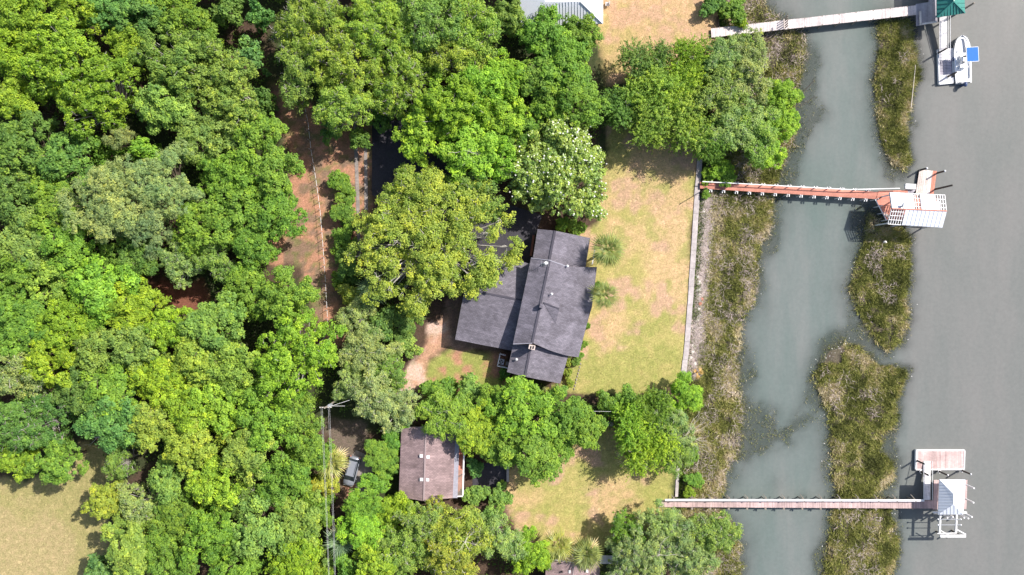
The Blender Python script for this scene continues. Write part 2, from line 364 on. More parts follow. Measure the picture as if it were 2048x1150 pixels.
sandc = mix(np.broadcast_to(np.array((0.55, 0.40, 0.34)), base.shape), (0.45, 0.27, 0.19), sstep(0.45, 0.6, nB)); m8 = msk(SAND, 6); base = mix(base, sandc, m8)
bed = (DL > 0)
mudc = mix(np.broadcast_to(np.array((0.11, 0.095, 0.075)), base.shape), (0.20, 0.16, 0.13), sstep(0.5, 0.7, nB))
mudc = mix(mudc, (0.42, 0.33, 0.29), sstep(26, 10, DL + wob * .3) * sstep(380, 420, PY) * sstep(770, 740, PY))
mudc = mix(mudc, (0.40, 0.30, 0.24), sstep(0.35, 0.5, nB) * sstep(90, 50, DL) * sstep(130, 60, PY))
mudc = mix(mudc, (0.07, 0.075, 0.065), sstep(WATER + 0.03, WATER - 0.15, GZ))
base = np.where(bed[..., None], mudc, base)
KIND = np.zeros(GX.shape, int)
for k, mm in enumerate((m, m1 + m2 + m3, m4, m8)): pass
KIND[msk(CLEAR, 1) > .5] = 1; KIND[(m1 > .5)] = 2; KIND[m2 > .5] = 3; KIND[m3 > .5] = 4; KIND[m4 > .5] = 5; KIND[m8 > .5] = 6
KIND[bed] = 8; KIND[bed & (GZ > WATER)] = 7
gm, n, b = newmat('ground_cover')
at = N(n, 'ShaderNodeAttribute', attribute_name='base'); tc = N(n, 'ShaderNodeTexCoord')
f1 = noise(n, 4.5, 6, 0.8, vec=tc.outputs['Object']); f2 = noise(n, 1.1, 5, 0.7, vec=tc.outputs['Object'])
vo = N(n, 'ShaderNodeTexVoronoi'); vo.inputs['Scale'].default_value = 3.3; n.links.new(tc.outputs['Object'], vo.inputs['Vector'])
x = mul(n, at.outputs['Color'], ramp(n, f1, [(0.28, (0.52, 0.50, 0.46)), (0.5, (1.0, 1.0, 1.0)), (0.72, (1.45, 1.42, 1.40))]))
x = mul(n, x, ramp(n, f2, [(0.3, (0.80, 0.86, 0.72)), (0.7, (1.2, 1.1, 1.12))]))
x = mul(n, x, ramp(n, vo.outputs['Color'], [(0.0, grey(0.86)), (0.8, grey(1.06)), (1.0, grey(1.3))]))
n.links.new(x, b.inputs['Base Color']); b.inputs['Roughness'].default_value = 1.0; b.inputs['Specular IOR Level'].default_value = 0.05
bp = N(n, 'ShaderNodeBump'); bp.inputs['Strength'].default_value = 0.6; bp.inputs['Distance'].default_value = 0.12
n.links.new(f1, bp.inputs['Height']); n.links.new(bp.outputs[0], b.inputs['Normal'])
ny, nx = GX.shape
idx = np.arange(nx * ny).reshape(ny, nx)
quad = np.stack([idx[:-1, :-1], idx[:-1, 1:], idx[1:, 1:], idx[1:, :-1]], -1).reshape(-1, 4)
qk = KIND[:-1, :-1].ravel(); VV = np.stack([GX, GY, GZ], -1).reshape(-1, 3); CC = np.concatenate([base, np.ones(base.shape[:2] + (1,))], -1).reshape(-1, 4)
for k, nm in enumerate(['forest_floor', 'dirt_clearing', 'lawn', 'lawn', 'lawn', 'field', 'gravel_drive', 'marsh_bank', 'creek_bed']):
    q = quad[qk == k]
    if not len(q): continue
    u, inv = np.unique(q, return_inverse=True)
    me = mesh_np(nm, VV[u], inv.reshape(-1, 4), gm, smooth=True)
    a = me.color_attributes.new('base', 'FLOAT_COLOR', 'POINT'); a.data.foreach_set('color', CC[u].astype(np.float32).ravel())
    tag(link(nm, me), kind='structure')

# water: turbid surface, clearer where shallow so that the mud shows at the margins
wx = axis(28, 96, 0.6, 2500); wx = wx[wx > 24]; wy = axis(-60, 60, 0.6, 2500)
WX, WY = np.meshgrid(wx, wy); wpx = WX / MPP + 1024; wpy = 575 - WY / MPP
wz, wdl, wdm = terrain(wpx, wpy)
depth = np.clip(WATER - wz, 0, 5); alpha = 1 - np.exp(-(depth + 0.02) * 2.6)
riv = sstep(1755, 1870, wpx + (fbm(WX, WY, 0.1, 3, 77) - .5) * 70 + 40 * sstep(300, 0, wpy))
riv = np.maximum(riv, 0.6 * sstep(1700, 1560, wpx) * sstep(90, 0, wpy)); 
idx = np.arange(WX.size).reshape(WX.shape); q = np.stack([idx[:-1, :-1], idx[:-1, 1:], idx[1:, 1:], idx[1:, :-1]], -1).reshape(-1, 4)
wm, n, b = newmat('water')
aa = N(n, 'ShaderNodeAttribute', attribute_name='murk'); ar = N(n, 'ShaderNodeAttribute', attribute_name='silt')
tc = N(n, 'ShaderNodeTexCoord'); mp = N(n, 'ShaderNodeMapping'); mp.inputs['Scale'].default_value = (1.6, 0.35, 1); mp.inputs['Rotation'].default_value = (0, 0, 0.15); n.links.new(tc.outputs['Object'], mp.inputs[0])
f = noise(n, 0.14, 5, 0.6, vec=mp.outputs[0]); f3 = noise(n, 2.2, 4, 0.7, vec=tc.outputs['Object'])
ci = ramp(n, f, [(0.3, (0.124, 0.158, 0.147)), (0.5, (0.148, 0.172, 0.163)), (0.7, (0.178, 0.190, 0.182))]); cr = ramp(n, f, [(0.3, (0.152, 0.160, 0.152)), (0.7, (0.184, 0.181, 0.173))])
mx = N(n, 'ShaderNodeMix', data_type='RGBA'); n.links.new(ar.outputs['Fac'], mx.inputs[0]); n.links.new(ci, mx.inputs[6]); n.links.new(cr, mx.inputs[7])
c = mul(n, mx.outputs[2], ramp(n, f3, [(0.3, grey(0.93)), (0.7, grey(1.06))]))
n.links.new(c, b.inputs['Base Color']); b.inputs['Roughness'].default_value = 0.05; b.inputs['IOR'].default_value = 1.33; b.inputs['Specular IOR Level'].default_value = 0.35
wv = noise(n, 1.8, 3, 0.6, vec=tc.outputs['Object']); bp = N(n, 'ShaderNodeBump'); bp.inputs['Strength'].default_value = 0.05; bp.inputs['Distance'].default_value = 0.02
n.links.new(wv, bp.inputs['Height']); n.links.new(bp.outputs[0], b.inputs['Normal'])
tr = N(n, 'ShaderNodeBsdfTransparent'); tr.inputs[0].default_value = (0.80, 0.85, 0.82, 1); ms = N(n, 'ShaderNodeMixShader'); n.links.new(aa.outputs['Fac'], ms.inputs[0])
n.links.new(tr.outputs[0], ms.inputs[1]); n.links.new(b.outputs[0], ms.inputs[2]); n.links.new(ms.outputs[0], n.nodes['Material Output'].inputs[0])
me = mesh_np('water', np.stack([WX, WY, np.full(WX.shape, WATER)], -1).reshape(-1, 3), q, wm)
for nm, arr in (('murk', alpha), ('silt', riv)):
    a = me.attributes.new(nm, 'FLOAT', 'POINT'); a.data.foreach_set('value', arr.astype(np.float32).ravel())
tag(link('water', me), kind='structure')

# ------------------------------------------------------------------ blades: marsh grass, reed wrack, weeds
def blades(name, pts, length, width, lean, tint, mat, dirs=None, label=None, cat=None):
    n_ = len(pts); az = RNG.uniform(0, 2 * np.pi, n_) if dirs is None else dirs + RNG.normal(0, 0.5, n_)
    L = length * RNG.uniform(0.6, 1.3, n_); W = width * RNG.uniform(0.7, 1.3, n_); le = np.clip(RNG.normal(lean, 0.22, n_), 0.05, 1.5)
    d = np.stack([np.cos(az) * np.sin(le), np.sin(az) * np.sin(le), np.cos(le)], -1)
    fa = RNG.uniform(0, 2 * np.pi, n_); t = np.stack([np.cos(fa), np.sin(fa), np.zeros(n_)], -1)
    a = pts - t * W[:, None] / 2; bb = pts + t * W[:, None] / 2; c = pts + d * L[:, None]
    V = np.stack([a, bb, c], 1).reshape(-1, 3); F = np.arange(n_ * 3).reshape(-1, 3)
    o = link(name, mesh_np(name, V, F, mat, tint=np.clip(tint, 0, 1)))
    return tag(o, label, cat, kind='stuff')
def scatter(x0, y0, x1, y1, dens, fn):
    """dens per square metre, px bounds, fn(px,py,z,dl,dm)->prob"""
    n_ = int((x1 - x0) * (y1 - y0) * MPP * MPP * dens); px = RNG.uniform(x0, x1, n_); py = RNG.uniform(y0, y1, n_)
    z, dl, dm = terrain(px, py); k = RNG.uniform(0, 1, n_) < fn(px, py, z, dl, dm)
    return px[k], py[k], z[k], dl[k], dm[k]
def wpos(px, py, z): kk = MPP * (1 - 0 * z); return np.stack([(px - 1024) * kk, (575 - py) * kk, z], -1)
M['marsh'] = mat_ramp_attr('marsh_grass', [(0.0, (0.12, 0.13, 0.04)), (0.3, (0.235, 0.25, 0.065)), (0.55, (0.36, 0.37, 0.10)), (0.8, (0.46, 0.38, 0.18)), (1.0, (0.72, 0.62, 0.42))])
M['wrack'] = mat_ramp_attr('reed_wrack', [(0.0, (0.22, 0.17, 0.15)), (0.5, (0.46, 0.37, 0.34)), (1.0, (0.72, 0.63, 0.58))])
M['weed'] = mat_ramp_attr('weeds', [(0.0, (0.05, 0.09, 0.02)), (0.5, (0.12, 0.2, 0.035)), (1.0, (0.28, 0.34, 0.08))])
def wrackzone(px, py, dl): return sstep(44, 24, dl + 14 * (fbm(px * MPP, py * MPP, .6, 2, 8) - .5)) * sstep(385, 400, py) * sstep(765, 750, py)
def marsh(px, py, z, dl, dm):
    g = sstep(10, -3, dm) * (dl > 14)
    g = g * (1 - wrackzone(px, py, dl)) * np.where((py < 130) & (px < 1640), 0.35, 1.0)
    n_ = fbm(px * MPP, py * MPP, 0.7, 3, 61); return g * (0.2 + 0.8 * sstep(0.33, 0.44, n_))
isl = lambda *a: marsh(*a)
for (bx, lab) in (((1350, -60, 1620, 1200), 'brown-green marsh grass growing along the bank beside the seawall'), ((1740, -60, 1870, 345), 'marsh grass on the narrow island below the top dock'), ((1690, 405, 1850, 727), 'olive marsh grass on the middle island below the white roofed boathouse'), ((1620, 727, 1850, 1200), 'yellow-olive marsh grass on the lowest and widest island')):
    for sub in (0,):
        px, py, z, dl, dm = scatter(*bx, 165, marsh)
        nn = fbm(px * MPP, py * MPP, 0.35, 3, 91); n2 = fbm(px * MPP, py * MPP, 1.2, 2, 95)
        t = 0.40 + (nn - 0.5) * 1.5 + (n2 - .5) * .8 + RNG.normal(0, 0.16, len(px)) + 0.22 * sstep(-25, -2, dm) + (0.06 if bx[0] < 1500 else -0.05)
        dirs = fbm(px * MPP, py * MPP, 0.5, 2, 99) * 14
        blades('marsh_grass', wpos(px, py, z), 0.7, 0.10, 0.75, t, M['marsh'], None, lab, 'marsh grass')
# sparse stems standing in the shallows
px, py, z, dl, dm = scatter(1440, -30, 1850, 1180, 34, lambda px, py, z, dl, dm: (dm > 0) * sstep(WATER - 0.55, WATER - 0.02, z) * (0.12 + .6 * sstep(16, 2, dm) + 1.2 * sstep(.45, .6, fbm(px * MPP, py * MPP, 1.0, 2, 13))))
blades('marsh_stems', np.stack([(px - 1024) * MPP, (575 - py) * MPP, np.maximum(z, WATER - 0.1)], -1), 0.45, 0.07, 0.6, RNG.uniform(0.1, 1.0, len(px)), M['marsh'], None, 'sparse marsh stems standing in the shallow water', 'marsh grass')
px, py, z, dl, dm = scatter(1360, 380, 1450, 775, 150, lambda px, py, z, dl, dm: wrackzone(px, py, dl) * (dl > 9))
blades('reed_wrack', wpos(px, py, z + 0.04), 0.9, 0.07, 1.45, RNG.uniform(0, 1, len(px)) ** .7, M['wrack'], None, 'pale dead reeds washed up beside the seawall', 'reeds')
px, py, z, dl, dm = scatter(1350, -60, 1640, 1180, 16, lambda px, py, z, dl, dm: (dl > 16) * (dm < 6) * (1 - wrackzone(px, py, dl)) * sstep(.46, .56, fbm(px * MPP, py * MPP, .45, 3, 111)))
blades('reed_wrack', wpos(px, py, z + 0.35), 0.8, 0.06, 1.35, RNG.uniform(0, .8, len(px)), M['wrack'], None, 'dead reeds scattered over the marsh bank', 'reeds')
px, py, z, dl, dm = scatter(1640, 20, 1850, 1180, 16, lambda px, py, z, dl, dm: (dm < -4) * sstep(.60, .72, fbm(px * MPP, py * MPP, .35, 3, 215)))
blades('reed_wrack', wpos(px, py, z + 0.4), 0.75, 0.06, 1.3, RNG.uniform(.1, .8, len(px)), M['wrack'], None, 'pale flattened reed streaks lying across the marsh islands', 'reeds')
px, py, z, dl, dm = scatter(1350, -60, 1480, 1180, 140, lambda px, py, z, dl, dm: (dl > 1) * sstep(24, 10, dl + 22 * (fbm(px * MPP, py * MPP, .5, 2, 18) - .5)) * np.where((py > 640) & (py < 760), .25, 1) + (dl > 2) * (py > 300) * (py < 385) * (dl < 70) * .4 + (dl > 2) * (py < 60) * (dl < 75) * sstep(.45, .55, fbm(px * MPP, py * MPP, .3, 3, 7)) + (dl > 2) * (py > 900) * (py < 1000) * (dl < 45) * .6)
blades('bank_weeds', wpos(px, py, z), 0.45, 0.13, 0.6, RNG.normal(.55, .22, len(px)), M['weed'], None, 'bright green weeds growing on the outer side of the seawall', 'weeds')
# fine grass tufts on the lawns
def lawnm(px, py, z, dl, dm):
    r = np.zeros(px.shape)
    for p in (LAWN1, LAWN2): r = np.maximum(r, sstep(4, -6, sdist(px, py, p)))
    return r * (dl < -6) * sstep(.42, .6, fbm(px * MPP, py * MPP, .35, 3, 45)) * (0.5 + .5 * sstep(.4, .6, fbm(px * MPP, py * MPP, 2.0, 2, 46)))
px, py, z, dl, dm = scatter(1000, 240, 1410, 1100, 22, lawnm)
M['tuft'] = mat_ramp_attr('grass_tufts', [(0, (0.17, 0.2, 0.05)), (.5, (.30, .30, .10)), (1, (.50, .42, .22))])
blades('grass_tufts', wpos(px, py, z), 0.12, 0.10, 1.0, RNG.normal(.45, .3, len(px)), M['tuft'], None, 'short tufts of grass on the yellowed lawns', 'grass')
# shells / oyster specks at the water's edge
px, py, z, dl, dm = scatter(1440, 0, 1860, 1150, 1.3, lambda px, py, z, dl, dm: sstep(26, 4, np.abs(dm)) * (.15 + sstep(.5, .62, fbm(px * MPP, py * MPP, .35, 3, 131))) * (dl > 30))
n_ = len(px); c = wpos(px, py, np.maximum(z, WATER) + 0.03); s = RNG.uniform(0.04, 0.12, n_)[:, None]; a = RNG.uniform(0, 6.28, n_)
t = np.stack([np.cos(a), np.sin(a), RNG.normal(0, .2, n_)], -1) * s; u = np.stack([-np.sin(a), np.cos(a), RNG.normal(0, .2, n_)], -1) * s * .5; w_ = np.array([[0, 0, 1.0]]) * s * .4
V = np.stack([c - t, c + u, c + t, c - u, c + w_], 1).reshape(-1, 3); b5 = (np.arange(n_) * 5)[:, None]
F = np.concatenate([b5 + np.array([[i, (i + 1) % 4, 4]]) for i in range(4)], 0)
tag(link('oyster_shells', mesh_np('oyster_shells', V, F, M['flower'])), 'white oyster shells speckled along the muddy water edge', 'shells', kind='stuff')

# ------------------------------------------------------------------ tree meshes
def quads(c, nrm, L, W, rng):
    n_ = len(c); nrm = nrm / np.linalg.norm(nrm, axis=1, keepdims=True)
    r = rng.normal(size=(n_, 3)); t = np.cross(nrm, r); t /= np.linalg.norm(t, axis=1, keepdims=True) + 1e-9; u = np.cross(nrm, t)
    L = (L * rng.uniform(.6, 1.3, n_))[:, None] / 2; W = (W * rng.uniform(.6, 1.3, n_))[:, None] / 2
    return np.stack([c - t * L, c + u * W, c + t * L, c - u * W], 1).reshape(-1, 3), np.arange(n_ * 4).reshape(-1, 4)
def crown(seed, R, z0, z1, nl, ns, nlv, leafL=0.34, leafW=0.2, sprayR=0.42, style='b', lobe=0.30):
    """returns crown mesh arrays and the lobe centres (for limbs)"""
    rng = np.random.default_rng(seed); Hc = z1 - z0; cs = []; rs = []
    ax = rng.uniform(0.85, 1.15); ph = rng.uniform(0, 6.28)
    for k in range(nl):
        f = (k + .5) / nl; a = k * 2.39996 + rng.normal(0, .35) + ph; rr = R * (1 - lobe * .75) * math.sqrt(f) * rng.uniform(.88, 1.08)
        rimw = 1 + 0.14 * math.sin(2 * a + ph) + 0.12 * math.sin(3 * a + 2 * ph) + .08 * math.sin(5 * a)
        x = rr * math.cos(a) * ax * rimw; y = rr * math.sin(a) / ax * rimw
        top = z0 + Hc * (0.30 + 0.62 * math.sqrt(max(0, 1 - (rr / R) ** 2)) ) * rng.uniform(.70, 1.10)
        r = R * lobe * rng.uniform(.7, 1.25) * (1 - .25 * f); cs.append((x, y, top - r * .6)); rs.append(r)
        if f > .45 and k % 2 == 0: cs.append((x * .97, y * .97, z0 + Hc * rng.uniform(.08, .28))); rs.append(r * .85)
    cs = np.array(cs); rs = np.array(rs); sp = []; sd_ = []
    for c, r in zip(cs, rs):
        m_ = max(5, int(ns * (r / (R * lobe)) ** 2)); d = rng.normal(size=(m_, 3)); d /= np.linalg.norm(d, axis=1, keepdims=True); d[:, 2] = np.where(d[:, 2] < -.35, -d[:, 2], d[:, 2])
        q = r * rng.uniform(.62, 1.12, m_)
        sp.append(c + d * q[:, None] * np.array([1, 1, .72])); sd_.append(d)
    sp = np.concatenate(sp); sd_ = np.concatenate(sd_)
    lv = np.repeat(np.arange(len(sp)), nlv); n_ = len(lv); sr = (sprayR * rng.uniform(.6, 1.35, len(sp)))[lv]
    off = rng.normal(size=(n_, 3)); off /= np.linalg.norm(off, axis=1, keepdims=True) + 1e-9; off *= (rng.uniform(0, 1, n_) ** .45)[:, None]
    if style == 'c':   # feathery sprays pointing outwards
        stretch = sd_[lv] * (rng.uniform(-1, 1.6, n_) * sr * 1.2)[:, None]; pos = sp[lv] + off * (sr * .38)[:, None] + stretch
    else: pos = sp[lv] + off * sr[:, None] * np.array([1, 1, .6])
    nrm = sd_[lv] * .45 + np.array([0, 0, .75]) + off * .7 + rng.normal(0, .55, (n_, 3))
    V, F = quads(pos, nrm, leafL, leafW, rng)
    tint = np.clip(rng.normal(.5, .2, len(sp))[lv] * .75 + rng.uniform(0, 1, n_) * .5 - .12, 0, 1)
    return V, F, tint, cs, rs
def trunk(R, z0, cs, rs, seed, r0, twigs=0, poke=0.0):
    rr = random.Random(seed); mb = MB(); zb = z0 * .75
    mb.tube((0, 0, -.3), (0, 0, zb * .5), r0 * 1.25, r0, 8); mb.tube((0, 0, zb * .5), (0, 0, zb), r0, r0 * .85, 8); top = (0, 0, zb); mb.tube(top, (0, 0, z0 + .5 * (max(c[2] for c in cs) - z0)), r0 * .85, r0 * .3, 6)
    for i, c in enumerate(cs):
        if i % 2 and len(cs) > 14 and not twigs: continue
        s0 = Vector((0, 0, zb * rr.uniform(.8, 1.2))); e = Vector(c); mid = s0.lerp(e, .5) + Vector((rr.uniform(-.4, .4), rr.uniform(-.4, .4), rr.uniform(.2, .8)))
        mb.tube(s0, mid, r0 * .42, r0 * .26, 5); mb.tube(mid, e, r0 * .26, r0 * .1, 4)
        for _ in range(twigs):
            d = Vector((rr.gauss(0, 1), rr.gauss(0, 1), abs(rr.gauss(.4, .8)))).normalized(); k = rs[i] * rr.uniform(.9, 1.0 + poke)
            q = e + d * k * .5 + Vector((rr.uniform(-.2, .2),) * 3); mb.tube(e, q, r0 * .12, r0 * .08, 3); mb.tube(q, e + Vector((d.x * k, d.y * k, d.z * k * .8)), r0 * .08, .02, 3)
            if rr.random() < .6: mb.tube(q, q + Vector((rr.uniform(-1, 1), rr.uniform(-1, 1), rr.uniform(0, .5))) * k * .5, r0 * .07, .015, 3)
    return mb
LIB = {}
def make_lib(key, variants, R, z0, z1, nl, ns, nlv, mat, bark, r0, twigs=0, poke=0., flowers=0, **kw):
    LIB[key] = []
    for v in range(variants):
        sd0 = hash_seed(key, v); V, F, t, cs, rs = crown(sd0, R, z0, z1, nl, ns, nlv, **kw)
        cm = mesh_np('crown', V, F, mat, tint=t); tm = trunk(R, z0, cs, rs, sd0, r0, twigs, poke).mesh('trunk', bark); fm = None
        if flowers:
            rng = np.random.default_rng(5); fv = V.reshape(-1, 4, 3).mean(1); cand = rng.choice(len(fv), flowers * 6, replace=False); pp = fv[cand]; hh = np.hypot(pp[:, 0], pp[:, 1])
            dome = z0 + (z1 - z0) * (.30 + .62 * np.sqrt(np.clip(1 - (hh / R) ** 2, 0, 1))); pp = pp[pp[:, 2] > dome - .9][:flowers]
            fl = []
            for q in range(6):
                a = q * 1.047; fl.append(quads(pp + np.array([math.cos(a), math.sin(a), 1.2]) * .06 + np.array([0, 0, .12]), np.tile([math.cos(a) * .6, math.sin(a) * .6, 1.0], (len(pp), 1)), .13, .09, rng)[0])
            FV = np.concatenate(fl); fm = mesh_np('blossoms', FV, np.arange(len(FV)).reshape(-1, 4), M['flower'])
        LIB[key].append((cm, tm, R, z1, fm))
def hash_seed(k, v): return sum(ord(c) * (i + 7) for i, c in enumerate(k)) * 31 + v * 101
#        key  var R    z0   z1   nl  ns  nlv
make_lib('bs', 4, 2.2, 0.7, 4.2, 10, 20, 22, M['leaf'], M['bark'], .12, sprayR=.34, lobe=.38, leafL=.32, leafW=.2)
make_lib('bm', 6, 4.6, 4.0, 11.0, 28, 15, 40, M['leaf'], M['bark'], .26, twigs=1, poke=.1, sprayR=.50, lobe=.27)
make_lib('bl', 4, 7.2, 4.5, 12.5, 58, 15, 40, M['leaf'], M['barkpale'], .38, twigs=1, poke=.15, sprayR=.50, lobe=.2)
make_lib('om', 3, 5.0, 3.5, 9.5, 30, 18, 36, M['leaf'], M['barkpale'], .30, twigs=4, poke=.22, sprayR=.50, lobe=.24, leafL=.26, leafW=.16)
make_lib('ol', 3, 7.5, 3.5, 11.5, 56, 18, 38, M['leaf'], M['barkpale'], .42, twigs=4, poke=.2, sprayR=.52, lobe=.19, leafL=.27, leafW=.17)
make_lib('ob', 1, 12.2, 3.5, 12.5, 120, 20, 42, M['leaf'], M['barkpale'], .6, twigs=4, poke=.12, sprayR=.56, lobe=.14, leafL=.28, leafW=.18)
make_lib('p', 2, 6.0, 7.0, 15.0, 30, 44, 26, M['leaf'], M['bark'], .3, twigs=1, sprayR=.36, lobe=.24, leafL=.3, leafW=.09)
make_lib('c', 3, 4.3, 1.5, 8.0, 20, 34, 24, M['leaf'], M['barkpale'], .25, twigs=2, poke=.15, style='c', sprayR=.5, lobe=.30, leafL=.28, leafW=.12)
make_lib('m', 1, 8.0, 1.5, 9.5, 84, 30, 22, M['leafgloss'], M['bark'], .4, sprayR=.38, lobe=.2, leafL=.36, leafW=.17, flowers=190)
make_lib('r', 2, 2.0, 0.3, 2.3, 14, 24, 22, M['leaf'], M['bark'], .08, sprayR=.24, lobe=.34, leafL=.24, leafW=.16)

COLS = {  # albedo tint, words
 'Y': ((0.230, 0.345, 0.036), 'yellow-green'), 'B': ((0.228, 0.380, 0.045), 'vivid lime-green'), 'G': ((0.165, 0.285, 0.044), 'mid-green'),
 'L': ((0.215, 0.320, 0.075), 'soft light green'), 'D': ((0.135, 0.235, 0.055), 'dark green'), 'O': ((0.255, 0.345, 0.060), 'olive-green'),
 'T': ((0.145, 0.275, 0.080), 'blue-green'), 'P': ((0.270, 0.345, 0.130), 'grey-green'), 'A': ((0.300, 0.345, 0.058), 'yellowing olive'),
 'K': ((0.300, 0.360, 0.150), 'silvery green'), 'M': ((0.275, 0.350, 0.075), 'glossy yellow-green')}
